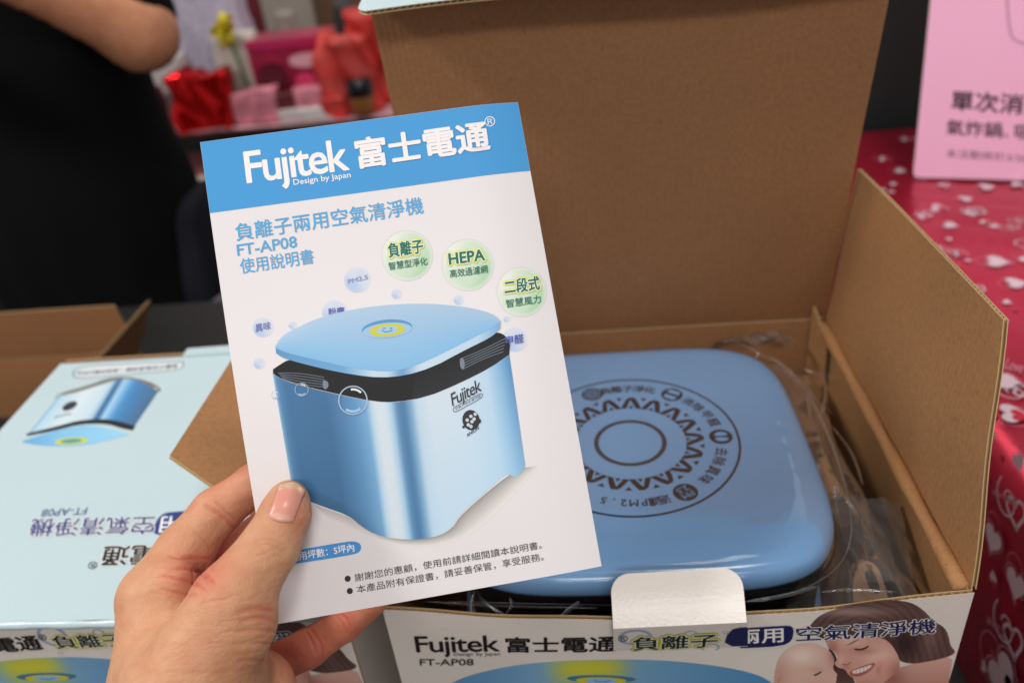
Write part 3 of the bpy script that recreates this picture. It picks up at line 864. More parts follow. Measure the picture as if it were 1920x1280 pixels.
# ---------------------------------------------------------------- clear bag around the purifier
def film_mat(name, gain, bstr, scale, rough, haze=0.0):
    m, nt, b = new_mat(name)
    N, L = nt.nodes, nt.links
    N.remove(b)
    tr = N.new('ShaderNodeBsdfTransparent'); tr.inputs['Color'].default_value = (0.97, 0.97, 0.97, 1)
    gl = N.new('ShaderNodeBsdfGlossy'); gl.inputs['Roughness'].default_value = rough; gl.inputs['Color'].default_value = (1, .98, .96, 1)
    lw_ = N.new('ShaderNodeFresnel'); lw_.inputs['IOR'].default_value = 1.38
    mu = N.new('ShaderNodeMath'); mu.operation = 'MULTIPLY_ADD'; mu.inputs[1].default_value = gain; mu.inputs[2].default_value = 0.0
    mx = N.new('ShaderNodeMixShader')
    tc = N.new('ShaderNodeTexCoord'); n = N.new('ShaderNodeTexNoise'); n.inputs['Scale'].default_value = scale; n.inputs['Detail'].default_value = 2
    n.inputs['Distortion'].default_value = 1.5
    bp = N.new('ShaderNodeBump'); bp.inputs['Strength'].default_value = bstr; bp.inputs['Distance'].default_value = 0.004
    L.new(tc.outputs['Object'], n.inputs['Vector']); L.new(n.outputs['Fac'], bp.inputs['Height'])
    L.new(bp.outputs['Normal'], gl.inputs['Normal']); L.new(bp.outputs['Normal'], lw_.inputs['Normal'])
    L.new(lw_.outputs['Fac'], mu.inputs[0]); L.new(mu.outputs[0], mx.inputs['Fac'])
    L.new(tr.outputs['BSDF'], mx.inputs[1]); L.new(gl.outputs['BSDF'], mx.inputs[2])
    last = mx
    if haze > 0:
        df = N.new('ShaderNodeBsdfDiffuse'); df.inputs['Color'].default_value = (.8, .8, .8, 1)
        m2 = N.new('ShaderNodeMixShader'); m2.inputs['Fac'].default_value = haze
        L.new(mx.outputs['Shader'], m2.inputs[1]); L.new(df.outputs['BSDF'], m2.inputs[2]); last = m2
    L.new(last.outputs['Shader'], N['Material Output'].inputs['Surface'])
    return m
M['film'] = film_mat('clear_film', .22, .0, 12, .06)
M['film_loose'] = film_mat('crinkled_film', .8, .22, 40, .05, .045)
M['film_glint'] = film_mat('film_glint', .9, .0, 90, .10)
M['film_ridge'] = film_mat('film_ridge', 1.6, .15, 90, .07, .04)
bag = empty('plastic_bag', (PC[0], PC[1], 0.004), 'clear crinkled plastic bag wrapped round the blue purifier', 'plastic bag')
rings = []; rb = random.Random(3)
ph = [rb.uniform(0, 6.28) for _ in range(12)]
def wrinkle(th, k):
    return sum(math.sin(th * q + ph[i] + k * (1 + i * .7)) / (1 + .15 * q) for i, q in enumerate((5, 9, 14, 21, 33, 47)))
prof = [(.020, .2535, 0), (.06, .2532, .05), (.085, .2525, .12), (.098, .2512, .2), (.108, .2485, .3), (.1150, .2435, .4), (.1192, .236, .5), (.1215, .2275, .8), (.1240, .2195, 1.6), (.1262, .2105, 2.0), (.1270, .200, 2.3), (.1255, .188, 2.4), (.1262, .174, 2.2), (.127, .15, 1.8), (.1265, .10, 1.5), (.125, .03, 1.0), (.115, .006, .3)]
prof = [(a * .972, z + (.0158 if z > .1 else 0), w) for a, z, w in prof]
prof = [(a_, .2688, 0) for a_ in (.004, .014, .024, .032, .040, .047, .053, .059, .064, .069, .074, .079, .083, .087, .091)] + [(.0945, .2684, .15), (.098, .2678, .2), (.102, .2668, .25), (.106, .265, .3)] + prof[5:]
NB = 320; THB = np.linspace(0, 2 * math.pi, NB, endpoint=False)
rg = random.Random(14)
RID = [(rg.uniform(260, 900), rg.uniform(-90, 90), rg.uniform(0, 6.28), rg.uniform(.3, 1)) for _ in range(8)]
def taut(x, y):                                             # taut creases of the film lying over the cover
    e = math.exp(-((x - .222) / .036) ** 2 - ((y - .118) / .045) ** 2) + 1.2 * math.exp(-((y - .020) / .016) ** 2) * (.5 + math.exp(-((x - .21) / .04) ** 2)) + .12
    return e * sum(w * math.sin(a * y + b * x + p) / (a / 400) for a, b, p, w in RID) / 8 * .00085
Vb = []
for k, (a, z, am) in enumerate(prof):
    for th in THB:
        n = SQ if a > .085 else 2 + (SQ - 2) * (a / .085) ** 2
        rr = a / (abs(math.cos(th)) ** n + abs(math.sin(th)) ** n) ** (1 / n)
        w = wrinkle(th, k * .55) * am * .00045
        rr += w; zz = z + wrinkle(th + 2, k * .8) * am * .0004
        x, y = PC[0] + rr * math.cos(th), PC[1] + rr * math.sin(th)
        if z > .255: zz += taut(x, y)
        x = min(max(x, .006), W - .008); y = min(max(y, -.002), D - .005)
        Vb.append((x, y, zz))
fb = [(k * NB + i, k * NB + (i + 1) % NB, (k + 1) * NB + (i + 1) % NB, (k + 1) * NB + i) for k in range(len(prof) - 1) for i in range(NB)]
fb.append(tuple(range(NB))[::-1])
obj('film_body', Vb, fb, M['film'], bag, smooth=True)
# loose film ears: right rear corner bunch, right side flap of film and front skirt
def crumple(name, c0, du, dv, n, amp, seed, nu=30, nv=24):
    r = random.Random(seed); P = [(r.uniform(2, 16), r.uniform(2, 16), r.uniform(0, 6.28), r.uniform(.3, 1)) for _ in range(9)]
    V = []
    for j in range(nv + 1):
        for i in range(nu + 1):
            u, v = i / nu, j / nv
            h = sum(w * abs(math.sin(a * u + b * v + p)) / (1 + .06 * (a + b)) for a, b, p, w in P) / 2.2
            V.append(np.array(c0) + np.array(du) * u + np.array(dv) * v + np.array(n) * (amp * h * min(1, 4 * u, 4 * (1 - u) + .3)))
    f = [(j * (nu + 1) + i, j * (nu + 1) + i + 1, (j + 1) * (nu + 1) + i + 1, (j + 1) * (nu + 1) + i) for j in range(nv) for i in range(nu)]
    return obj(name, V, f, M['film_loose'], bag, smooth=True)
crumple('film_corner', (.196, .226, .258), (.066, .008, -.004), (.016, .024, -.012), (0.1, .2, 1), .010, 5)
crumple('film_fold', (.250, .236, .240), (.030, 0, -.03), (.012, -.20, -.012), (.5, 0, .6), .014, 8, 20, 44)
crumple('film_fold', (.03, .004, .238), (.22, 0, 0.002), (0, -.008, .010), (0, -.3, .6), .007, 11, 70, 10)
crumple('film_fold', (.215, .014, .226), (.066, -.010, .002), (.014, .08, .010), (.2, -.2, .9), .012, 15, 30, 24)
# sharp pinched creases in the film
def ridge(pxs, z, w, hgt):
    L_ = np.array([at_z(x, y, z) for x, y in chaikin(pxs, 3, False)]); Tn = np.gradient(L_, axis=0); Tn /= np.linalg.norm(Tn, axis=1, keepdims=True)
    Sd = np.cross(Tn, np.array([0, 0, 1.0])); V = []; n = 13; m = len(L_); broad = w > .0025
    for j in range(m):
        e = math.sin(math.pi * (j + .3) / (m - .4)) ** .7
        for i in range(n):
            t_ = 2 * i / (n - 1) - 1; V.append(L_[j] - Sd[j] * (w * e * t_) + np.array([0, 0, hgt * e * .5 * (1 + math.cos(math.pi * t_)) + .0003]))
    f = [(j * n + i, j * n + i + 1, (j + 1) * n + i + 1, (j + 1) * n + i) for j in range(m - 1) for i in range(n - 1)]
    obj('film_crease', V, f, M['film_glint' if broad else 'film_ridge'], bag, smooth=True)
for pxs, z, w, hg in (
        ([(1380, 640), (1410, 655), (1446, 676)], .262, .0011, .0012), ([(1410, 632), (1424, 655), (1416, 672)], .262, .0009, .0012), ([(1440, 668), (1474, 688), (1496, 724)], .256, .0009, .0009),
        ([(1540, 690), (1552, 740), (1530, 800)], .238, .0010, .0010), ([(1512, 722), (1530, 752), (1560, 776)], .238, .0010, .0010), ([(1500, 690), (1540, 704), (1580, 712)], .240, .0009, .0009), ([(1560, 800), (1600, 850), (1618, 910)], .236, .0009, .0008),
        ([(1600, 940), (1630, 990), (1640, 1030)], .236, .0009, .0009), ([(1580, 1010), (1610, 1046), (1600, 1090)], .236, .001, .001), ([(1540, 1110), (1600, 1104), (1680, 1110)], .250, .001, .0008),
        ([(890, 1108), (884, 1132), (886, 1156)], .246, .0009, .0009), ([(1050, 1158), (1070, 1140), (1086, 1128)], .250, .0012, .0010), ([(950, 1150), (962, 1134), (956, 1120)], .248, .0008, .0008), ([(800, 1128), (900, 1136), (1120, 1140)], .250, .0007, .0007), ([(1400, 1128), (1470, 1118), (1530, 1100)], .252, .0012, .001)):
    ridge(pxs, z, w, hg)
# welded rim of the bag, a fine bright line running round the purifier
rim = chaikin([(1440, 668), (1484, 694), (1530, 760), (1572, 862), (1594, 950), (1598, 1005), (1580, 1056), (1530, 1096), (1440, 1124), (1300, 1136), (1140, 1134), (960, 1130), (840, 1128)], 3, False)
V = []; nn = 6
for j, (x_, y_) in enumerate(rim):
    q = at_z(x_, y_, .240 + .002 * math.sin(j * .35))
    for i in range(nn):
        b = 2 * math.pi * i / nn; V.append(q + .00028 * np.array([math.cos(b), math.cos(b) * .3, math.sin(b)]))
f = [(j * nn + i, j * nn + (i + 1) % nn, (j + 1) * nn + (i + 1) % nn, (j + 1) * nn + i) for j in range(len(rim) - 1) for i in range(nn)]
M['weld'] = mat('film_weld', (150, 150, 150), .15)
obj('welded_rim', V, f, M['weld'], bag, smooth=True)

# ---------------------------------------------------------------- accessory tucked beside the purifier
acc = empty('adapter_sleeve', (.272, .03, .12), 'beige rounded plastic piece with oblong dark slot between purifier and front wall', 'plastic piece')
M['beige'] = mat('beige_plastic', (186, 146, 114), 0.3, bump=.05, bscale=80)
M['slot'] = mat('dark_slot', (38, 34, 30), 0.4)
pa = [(1600, 1128), (1599, 1085), (1602, 1066), (1614, 1054), (1630, 1051), (1644, 1060), (1654, 1080), (1662, 1108), (1667, 1128)]
nrm = np.array([.1, -.80, .58]); nrm /= np.linalg.norm(nrm); a0 = np.array([.268, .032, .205])
ptsA = [hit(x, y, a0, nrm) for x, y in chaikin(pa, 2, False)]
low = [q - np.array([0, .01, .07]) for q in (ptsA[-1], ptsA[0])]
loop = ptsA + low
k = len(loop); V = [q for q in loop] + [q - nrm * .006 for q in loop]
f = [tuple(range(k))[::-1], tuple(range(k, 2 * k))] + [(i, (i + 1) % k, k + (i + 1) % k, k + i) for i in range(k)]
o = recalc(obj('sleeve_plate', V, f, M['beige'], acc))
ps = [hit(x, y, a0 + nrm * .0004, nrm) for x, y in chaikin([(1621, 1072), (1628, 1067), (1638, 1069), (1644, 1085), (1651, 1104), (1648, 1112), (1636, 1110), (1628, 1098)], 2)]
k = len(ps); V = ps + [q - nrm * .003 for q in ps]
f = [tuple(range(k)), tuple(range(k, 2 * k))[::-1]] + [(i, k + i, k + (i + 1) % k, (i + 1) % k) for i in range(k)]
recalc(obj('slot', V, f, M['slot'], acc))
# ---------------------------------------------------------------- instruction leaflet
LEU = np.array(Euler((-0.03884275, 0.05770535, 0.16395388), 'XYZ').to_matrix())
LC = CAM + R_CAM @ np.array([-0.05000704, -0.00620215, -0.37013129])
LU, LV, LN = R_CAM @ LEU[:, 0], R_CAM @ LEU[:, 1], R_CAM @ LEU[:, 2]
S_flat = Surf(LC, LU, LV, LN)
qTL, qTR, qBR, qBL = [np.array(S_flat.uv(*p)) for p in ((375, 267), (972, 187), (1129, 1062), (515, 1170))]
def leaf_bend(u, v):
    a = np.clip(0.5 - np.asarray(u) / .148, 0, 1.1); b = np.clip(np.asarray(v) / .21 + .5, 0, 1)
    lift = .0042 * a ** 2 * np.sin(np.pi * b)
    curl = -.0045 * np.clip((np.asarray(u) / .148 + .5 - .80) / .2, 0, 1.2) ** 2 * (.35 + .65 * b ** 2)
    return lift + curl
S_leaf = Surf(LC, LU, LV, LN, leaf_bend, 'ink_leaf')
leaflet = empty('instruction_leaflet', LC, 'white instruction leaflet with blue header held up in front of open box', 'leaflet')
def leaf_uv(s, t):                                          # s left to right, t top to bottom
    s = np.asarray(s)[..., None]; t = np.asarray(t)[..., None]
    return (qTL * (1 - s) + qTR * s) * (1 - t) + (qBL * (1 - s) + qBR * s) * t
def page(name, off, s0, s1, t0, t1, material, nu=48, nv=40, thick=.00011, color=None, parent=leaflet):
    ss, tt = np.meshgrid(np.linspace(s0, s1, nu + 1), np.linspace(t0, t1, nv + 1))
    uv = leaf_uv(ss, tt).reshape(-1, 2)
    A = S_leaf.pos(uv, off).reshape(nv + 1, nu + 1, 3)
    V, f, tg_ = slab(A, LN, 0, -thick)
    col = np.tile(np.array(lin(color)), (len(V), 1)) if color else None
    o_ = obj(name, V, f, material, parent, smooth=False, colors=col)
    o_.data.polygons.foreach_set('use_smooth', [q == 0 for q in tg_])
    sp_ = o_.modifiers.new('crisp_edge', 'EDGE_SPLIT'); sp_.split_angle = math.radians(40)
    return o_
page('back_page', -.0010, 0.003, .997, .001, .999, M['paper'])
page('inner_page', -.0005, 0.002, .999, .001, 1.0, M['paper'])
cover = page('cover_page', 0, 0, 1, 0, 1, M['paper'])
# header band (upper edge of the page down to a straight line)
tb0 = 0.1515
page('header_band', .00008, 0.0005, .9995, .0004, tb0, M['ink_leaf'], 48, 10, .00003, (72, 154, 214), cover)
LB = (92, 166, 216); LW = (240, 236, 236)
def ltext(s, bl, br, tl, col, bold=0., layer=3, **k): return text(S_leaf, 'lettering', cover, s, bl, br, tl, col, bold, layer, **k)
ltext('Fujitek', (464, 343), (655, 318), (457, 286), LW, 0.016, base=True, space=.9)
ltext('Design by Japan', (551, 347), (658, 332.5), (549.5, 337), LW, 0.012, base=True)
ltext('富士電通', (672.5, 316.5), (919, 281), (665, 262), LW, 0.03, 6)
ltext('®', (910, 239), (930, 236), (907, 220), LW, 0)
ltext('負離子兩用空氣清淨機', (444, 452), (795, 400), (440, 420), LB, 0.012)
ltext('FT-AP08', (446, 479.4), (557.5, 463), (443.7, 459), LB, 0.016, base=True)
ltext('使用說明書', (452.5, 513.7), (590, 494), (448.4, 486), LB, 0.01)

# bubbles
def lbub(px, r, kind):
    c = S_leaf.uv(*px); rr = r / F_PX * .368
    if kind == 'green':
        def fn(t, a):
            g = .5 + .5 * math.sin(a + 2.2) * t + .12 * math.sin(3 * a + 5 * t)
            g = min(1, max(0, g)); k = .55 + .45 * t
            c0_ = tuple((232, 236, 228)[i] * (1 - g * k) + (168, 208, 168)[i] * g * k for i in range(3)); return mixc(c0_, (230, 230, 226), max(0, t - .82) / .18 * .75)
        disc(S_leaf, 'green_bubble', cover, c, rr, (206, 228, 202), 1, rings=6, fn=fn)
        V, f = ring_uv(c, rr, .0002, 48); put(S_leaf, 'bubble_rim', cover, V, f, (208, 218, 214), 2)
    elif kind == 'blue':
        def fn(t, a):
            g = min(1, max(0, .55 + .4 * math.sin(a * 1 + 4) * t + .15 * math.sin(2 * a))) * (1 - .35 * max(0, t - .8) * 5)
            return tuple((230, 228, 232)[i] * (1 - g) + (176, 200, 232)[i] * g for i in range(3))
        disc(S_leaf, 'blue_bubble', cover, c, rr, (196, 212, 236), 1, rings=6, fn=fn)
    else:
        V, f = ring_uv(c, rr, rr * .09, 48); put(S_leaf, 'clear_bubble', cover, V, f, (170, 190, 210), 8)
        V, f = stroke_uv([(c[0] + rr * .78 * math.cos(a), c[1] + rr * .78 * math.sin(a)) for a in np.linspace(.6, 1.6, 10)], rr * .14)
        put(S_leaf, 'bubble_glint', cover, V, f, (232, 236, 242), 8)
        V, f = stroke_uv([(c[0] + rr * .8 * math.cos(a), c[1] + rr * .8 * math.sin(a)) for a in np.linspace(3.9, 5.3, 12)], rr * .2)
        put(S_leaf, 'bubble_glint', cover, V, f, (150, 195, 235), 8)
for p, r in (((763.5, 479), 48), ((877, 496.5), 49.5), ((978, 547), 47.5)): lbub(p, r, 'green')
for p, r in (((670, 524), 25), ((744, 551), 10), ((860, 562), 10), ((628, 586), 24), ((493, 613), 19), ((548.5, 610), 7.5), ((486, 681), 10.5), ((950, 598), 6.5), ((965, 636), 24)): lbub(p, r, 'blue')
GD = (34, 112, 92); YO = (222, 222, 70)
ro = [(.15, YO), (.085, (238, 240, 226))]
ltext('負離子', (730, 483), (794, 474), (727, 457), GD, 0.03, 4, outline=ro)
ltext('智慧型淨化', (729.5, 506.6), (802, 496.5), (728, 492), GD, 0.012, 4)
ltext('HEPA', (843, 496), (909, 487.5), (841, 476), GD, 0.035, 4, outline=ro, base=True)
ltext('高效過濾網', (844.5, 521), (915, 511.5), (843, 506), GD, 0.012, 4)
ltext('二段式', (947, 552), (1012, 543), (945, 526), GD, 0.03, 4, outline=ro)
ltext('智慧風力', (949, 577.5), (1014.5, 568), (948, 562), GD, 0.012, 4)
PU = (112, 122, 186)
ltext('PM2.5', (653, 532), (690, 523), (652, 524), (150, 156, 200), 0.02, 4, base=True)
ltext('粉塵', (616, 591), (646, 588), (615.5, 578), (84, 100, 176), 0.02, 4)
ltext('異味', (479.4, 623), (508, 617), (478.6, 608), PU, 0.015, 4)

# product picture
patch(S_leaf, 'picture_shadow', cover, [(590, 946), (665, 972), (690, 992), (740, 1010), (790, 1012), (832, 1001), (852, 986), (862, 966), (950, 891), (985, 876)],
      [(620, 975), (690, 1008), (740, 1022), (800, 1026), (860, 1012), (905, 985), (960, 930), (1012, 872)],
      lambda s, t: tuple((150 + 82 * t ** .7 if s > .25 else 190 + 42 * t) - k for k in (0, 4, 6)), 1, 50, 8)
st = [(0, (150, 195, 228)), (.015, (92, 150, 200)), (.05, (74, 132, 184)), (.22, (72, 128, 180)), (.33, (100, 158, 210)), (.39, (126, 182, 226)), (.415, (190, 214, 232)), (.44, (212, 224, 234)), (.475, (206, 222, 234)), (.50, (165, 203, 232)), (.525, (96, 150, 198)), (.55, (84, 138, 186)), (.575, (120, 172, 214)), (.605, (192, 214, 232)), (.66, (208, 222, 234)), (.8, (206, 222, 236)), (.9, (186, 214, 236)), (.955, (140, 190, 228)), (1, (92, 152, 208))]
def body_c(s, t):
    c = ramp(st, s); k = .10 * t if s < .4 else 0
    lum = sum(c) / 3; g_ = .84 + .16 * min(1, max(0, (lum - 110) / 100)); c = tuple(x * g_ for x in c)
    c = tuple(x * (1 - k * .6) for x in c)
    if s > .6: c = tuple(c[i] * (1 - .5 * t) + (178, 218, 242)[i] * .5 * t for i in range(3))
    return c
patch(S_leaf, 'picture_body', cover, [(511, 698), (522, 709), (560, 722), (640, 741), (700, 753), (740, 755), (800, 745), (860, 720), (920, 690), (955, 664)],
      [(551, 932), (575, 936), (600, 947), (655, 966), (676, 985), (700, 1000), (740, 1010), (790, 1011), (826, 1003), (842, 993), (850, 984), (855, 974), (866, 961), (900, 930), (940, 896), (948, 890), (955, 889), (962, 893), (970, 892), (978, 886), (985, 872)], body_c, 2, 90, 16)
patch(S_leaf, 'picture_collar', cover, [(512, 692), (530, 680), (545, 672), (620, 690), (710, 700), (770, 695), (830, 672), (890, 640), (935, 618), (957, 640)],
      [(512, 699), (524, 709), (560, 721), (640, 740), (700, 752), (740, 754), (800, 744), (860, 719), (920, 689), (955, 664)], lambda s, t: (10, 12, 16) if s < .6 else (10 + 20 * t, 13 + 22 * t, 18 + 22 * t), 3, 70, 4)
for k in range(5):
    y = k * 5.2
    px_stroke(S_leaf, 'picture_vent', cover, [(522 + k * 2, 702 + y * .5 - 3), (560, 707 + y - 8), (608 + k, 718 + y * .9 - 11)], .00042, (92, 100, 116), 5, 2)
    px_stroke(S_leaf, 'picture_vent', cover, [(866, 672 + y), (905, 656 + y * .8), (948 - k, 634 + y * 1.2)], .00042, (96, 108, 118), 5, 2)
poly(S_leaf, 'picture_vent', cover, [(605, 712), (614, 714), (617, 722), (612, 730), (606, 728)], (120, 132, 150), 6, 1)
poly(S_leaf, 'picture_vent', cover, [(862, 672), (868, 670), (872, 682), (870, 692), (863, 690)], (120, 132, 150), 6, 1)
patch(S_leaf, 'picture_lid_side', cover, [(517, 652), (535, 661), (590, 673), (660, 689), (720, 696), (760, 691), (800, 676), (860, 646), (925, 613), (938, 600)],
      [(518, 662), (532, 672), (600, 690), (660, 702), (712, 708), (760, 704), (812, 688), (870, 657), (925, 630), (938, 615)],
      lambda s, t: ramp([(0, (96, 152, 200)), (.3, (110, 168, 214)), (.43, (196, 218, 234)), (.5, (190, 214, 232)), (.56, (100, 156, 204)), (.64, (200, 220, 236)), (.9, (186, 212, 234)), (1, (120, 170, 214))], s), 5, 60, 3)
def lid_c(s, t):
    return tuple((178, 206, 232)[i] * (1 - t) + (132, 188, 230)[i] * t - 10 * s * (1 - t) for i in range(3))
patch(S_leaf, 'picture_lid', cover, [(516, 650), (524, 634), (545, 620), (600, 594), (680, 576), (760, 569), (830, 570), (895, 579), (928, 590), (939, 602)],
      [(516, 651), (535, 661), (590, 674), (660, 690), (720, 697), (760, 692), (800, 677), (860, 647), (925, 614), (939, 603)], lid_c, 6, 60, 10)
c = S_leaf.uv(726, 616); k_ = .368 / F_PX
def ell(c, a, b, n=40, sh=-.12):
    return [(c[0] + a * k_ * math.cos(2 * math.pi * i / n), c[1] + b * k_ * math.sin(2 * math.pi * i / n) + sh * 0 * i) for i in range(n)]
tilt = math.radians(-4)
def tell(c, a, b): return [(c[0] + x * math.cos(tilt) - y * math.sin(tilt), c[1] + x * math.sin(tilt) + y * math.cos(tilt)) for x, y in [(p[0] - c[0], p[1] - c[1]) for p in ell(c, a, b)]]
for a, b, col, ly, dy in ((47, 17, (92, 150, 200), 7, 0), (46, 14, (160, 196, 228), 8, -3), (33, 12, (206, 204, 62), 9, -3), (20, 7.5, (164, 204, 226), 10, -3)):
    cc = (c[0], c[1] + dy * k_); P = tell(cc, a, b); put(S_leaf, 'picture_button', cover, P, fill(P), col, ly)
px_stroke(S_leaf, 'picture_button', cover, [(716, 619), (724, 623), (736, 619)], .0004, (70, 130, 180), 11, 2)
for x in (720, 733): px_stroke(S_leaf, 'picture_button', cover, [(x - 2, 616), (x + 3, 615)], .0004, (70, 130, 180), 11)
for p, r in (((566, 730), 12), ((662, 750), 26), ((517, 740), 7)): lbub(p, r, 'clear')
ltext('甲醛', (949, 647.5), (982, 642), (947.8, 631), (84, 96, 178), 0.02, 8)
INK = (44, 50, 62)
ltext('Fujitek', (848.5, 761), (903, 731.5), (845, 738), INK, 0.008, 6, base=True, space=.9)
P = px_poly(S_leaf, [(849, 766), (853, 762), (899, 738), (904, 737), (905, 742), (901, 747), (857, 771), (851, 772)]); V, f = stroke_uv(chaikin(P, 2), .00025, True); put(S_leaf, 'logo_pill', cover, V, f, INK, 6)
ltext('空氣の淨化専門家', (854, 769), (902, 744), (853, 764), INK, 0.0, 6)
c = S_leaf.uv(883, 787); disc(S_leaf, 'anion_emblem', cover, c, 16 * k_, (44, 44, 52), 6, ry=19 * k_)
disc(S_leaf, 'anion_emblem', cover, S_leaf.uv(897, 789), 5 * k_, (44, 44, 52), 6); disc(S_leaf, 'anion_emblem', cover, S_leaf.uv(869, 800), 2.5 * k_, (44, 44, 52), 6)
for q in ((876, 787), (883, 780), (891, 776), (878, 796), (885, 790), (889, 785), (883, 799)): disc(S_leaf, 'anion_emblem', cover, S_leaf.uv(*q), 3.3 * k_, (196, 208, 216), 7, n=16)
ltext('ANION', (876, 819), (898, 804), (874.5, 813), INK, 0.02, 6, base=True)
# capacity pill and footnotes
P = px_poly(S_leaf, [(500, 1050), (510, 1040), (572, 1028), (650, 1014.5), (668, 1014), (678, 1021), (676, 1033), (664, 1039), (562, 1055), (510, 1063), (500, 1060)])
P = chaikin(P, 2); put(S_leaf, 'blue_pill', cover, P, fill(P), (72, 146, 214), 2)
ltext('適用坪數：5坪內', (546, 1052), (665, 1033), (543.5, 1036.5), LW, 0.014, 4)
ltext('謝謝您的惠顧，使用前請詳細閱讀本說明書。', (666.5, 1090), (1016.5, 1028), (664, 1075), (62, 56, 66), 0.0, 3)
ltext('本產品附有保證書，請妥善保管，享受服務。', (670, 1112), (1020, 1050), (667.5, 1097), (62, 56, 66), 0.0, 3)
for q in ((652, 1084), (656, 1107)): disc(S_leaf, 'bullet', cover, S_leaf.uv(*q), 5.6 * k_, (48, 44, 52), 3, n=24)

# ---------------------------------------------------------------- the hand holding the leaflet
def hp(px, py, Z):                                          # camera frame, millimetres
    return ((px - CX) / F_PX * Z, -(py - CY) / F_PX * Z, -Z)
thumb = [(355, 1290, 332, 24), (432, 1130, 334, 16.0), (508, 1022, 346, 12.0), (535, 962, 352, 10.6), (541, 938, 354.5, 8.8)]
index = [(296, 1112, 372, 15.5), (350, 1030, 383, 13.0), (405, 960, 392, 11.2), (480, 905, 396, 9.6), (560, 850, 392, 8.2)]
middle = [(318, 1160, 388, 15), (375, 1095, 402, 12.5), (455, 1025, 412, 10.6), (540, 960, 408, 9.6), (620, 905, 398, 8.2)]
ring_f = [(352, 1215, 400, 14), (440, 1165, 420, 11), (545, 1120, 428, 10), (630, 1070, 420, 9.2), (700, 1030, 408, 8)]
pinky = [(400, 1285, 398, 13), (480, 1262, 410, 10.5), (578, 1214, 414, 9.6), (648, 1168, 408, 8.3), (700, 1125, 398, 7.2)]
palm = [((330, 1310, 350), (292, 1130, 366), 26, 16.5), ((350, 1320, 360), (320, 1170, 385), 25, 16), ((380, 1320, 368), (356, 1220, 398), 24, 15), ((420, 1330, 372), (405, 1288, 396), 24, 15),
        ((470, 1300, 368), (440, 1260, 388), 20, 15), ((350, 1400, 340), (345, 1300, 352), 30, 29), ((430, 1250, 350), (330, 1170, 372), 16, 14)]
arm = [((350, 1400, 340), (330, 1640, 318), 29, 31), ((330, 1640, 318), (300, 2100, 280), 31, 35)]
lo = np.array([-210, -330, -445.0]); hi = np.array([-52, -38, -255.0]); hs = 1.25
X = grid(lo, hi, hs)
dp = None
for a, b, ra_, rb_ in palm + arm:
    d_ = cone(X, hp(*a), hp(*b), ra_, rb_); dp = d_ if dp is None else smin(dp, d_, 9)
tot = None
for ch, kk in ((index, 6), (middle, 6), (ring_f, 6), (pinky, 6), (thumb, 13)):
    df = None
    for a, b in zip(ch[:-1], ch[1:]):
        d_ = cone(X, hp(*a[:3]), hp(*b[:3]), a[3], b[3]); df = d_ if df is None else smin(df, d_, 3)
    d_ = smin(dp, df, kk); tot = d_ if tot is None else np.minimum(tot, d_)
# fleshy pads and joint swellings
for (c, r, k) in (((452, 1170, 336), 14, 8), ((330, 1085, 362), 9, 7)):
    tot = smin(tot, cone(X, hp(*c), hp(*c), r, r), k)
Vh, Qh = surface_nets(tot, lo, hs)
def to_world(v): return CAM + (np.asarray(v) / 1000.0) @ R_CAM.T
# refine once, then carve creases and fine wrinkles into the skin
me0 = bpy.data.meshes.new('hand_rough'); me0.from_pydata(Vh.tolist(), [], Qh.tolist())
o0 = bpy.data.objects.new('hand_rough', me0); COL.objects.link(o0)
m_ = o0.modifiers.new('soften', 'SMOOTH'); m_.factor = .5; m_.iterations = 4
m_ = o0.modifiers.new('refine', 'SUBSURF'); m_.levels = 1; m_.render_levels = 1
bpy.context.view_layer.update()
me1 = bpy.data.meshes.new_from_object(o0.evaluated_get(bpy.context.evaluated_depsgraph_get()))
nvh = len(me1.vertices); Vh = np.empty(nvh * 3); me1.vertices.foreach_get('co', Vh); Vh = Vh.reshape(-1, 3)
Nh = np.empty(nvh * 3); me1.vertices.foreach_get('normal', Nh); Nh = Nh.reshape(-1, 3)
Qh = np.empty(len(me1.polygons) * 4, np.int32); me1.polygons.foreach_get('vertices', Qh); Qh = Qh.reshape(-1, 4)
bpy.data.objects.remove(o0); bpy.data.meshes.remove(me0); bpy.data.meshes.remove(me1)
Z_ = -Vh[:, 2]; PX = CX + F_PX * Vh[:, 0] / Z_; PY = CY - F_PX * Vh[:, 1] / Z_
facing = (Nh * (-Vh / np.linalg.norm(Vh, axis=1, keepdims=True))).sum(1) > -.1
dep_mm = np.zeros(nvh); rub = np.zeros(nvh)
def crease(pts, w, d, zlo=300, zhi=440, tint=1.0):
    global dep_mm, rub
    pts = np.array(chaikin(pts, 2, False))
    lo_, hi_ = pts.min(0) - 3 * w, pts.max(0) + 3 * w
    ix = np.where(facing & (PX > lo_[0]) & (PX < hi_[0]) & (PY > lo_[1]) & (PY < hi_[1]) & (Z_ > zlo) & (Z_ < zhi))[0]
    if len(ix) == 0: return
    P_ = np.stack([PX[ix], PY[ix]], 1); best_ = np.full(len(ix), 1e9); tt_ = np.zeros(len(ix))
    for k in range(len(pts) - 1):
        a, b = pts[k], pts[k + 1]; ab = b - a
        t = np.clip(((P_ - a) @ ab) / (ab @ ab), 0, 1); dd = np.linalg.norm(P_ - a - t[:, None] * ab, axis=1)
        m = dd < best_; best_[m] = dd[m]; tt_[m] = ((k + t) / (len(pts) - 1))[m]
    g = np.exp(-(best_ / w) ** 2) * np.sin(np.pi * np.clip(tt_ * .9 + .05, 0, 1)) ** .6
    dep_mm[ix] += d * g; rub[ix] = np.maximum(rub[ix], g * min(1, d * 1.4) * tint)
rw = random.Random(5)
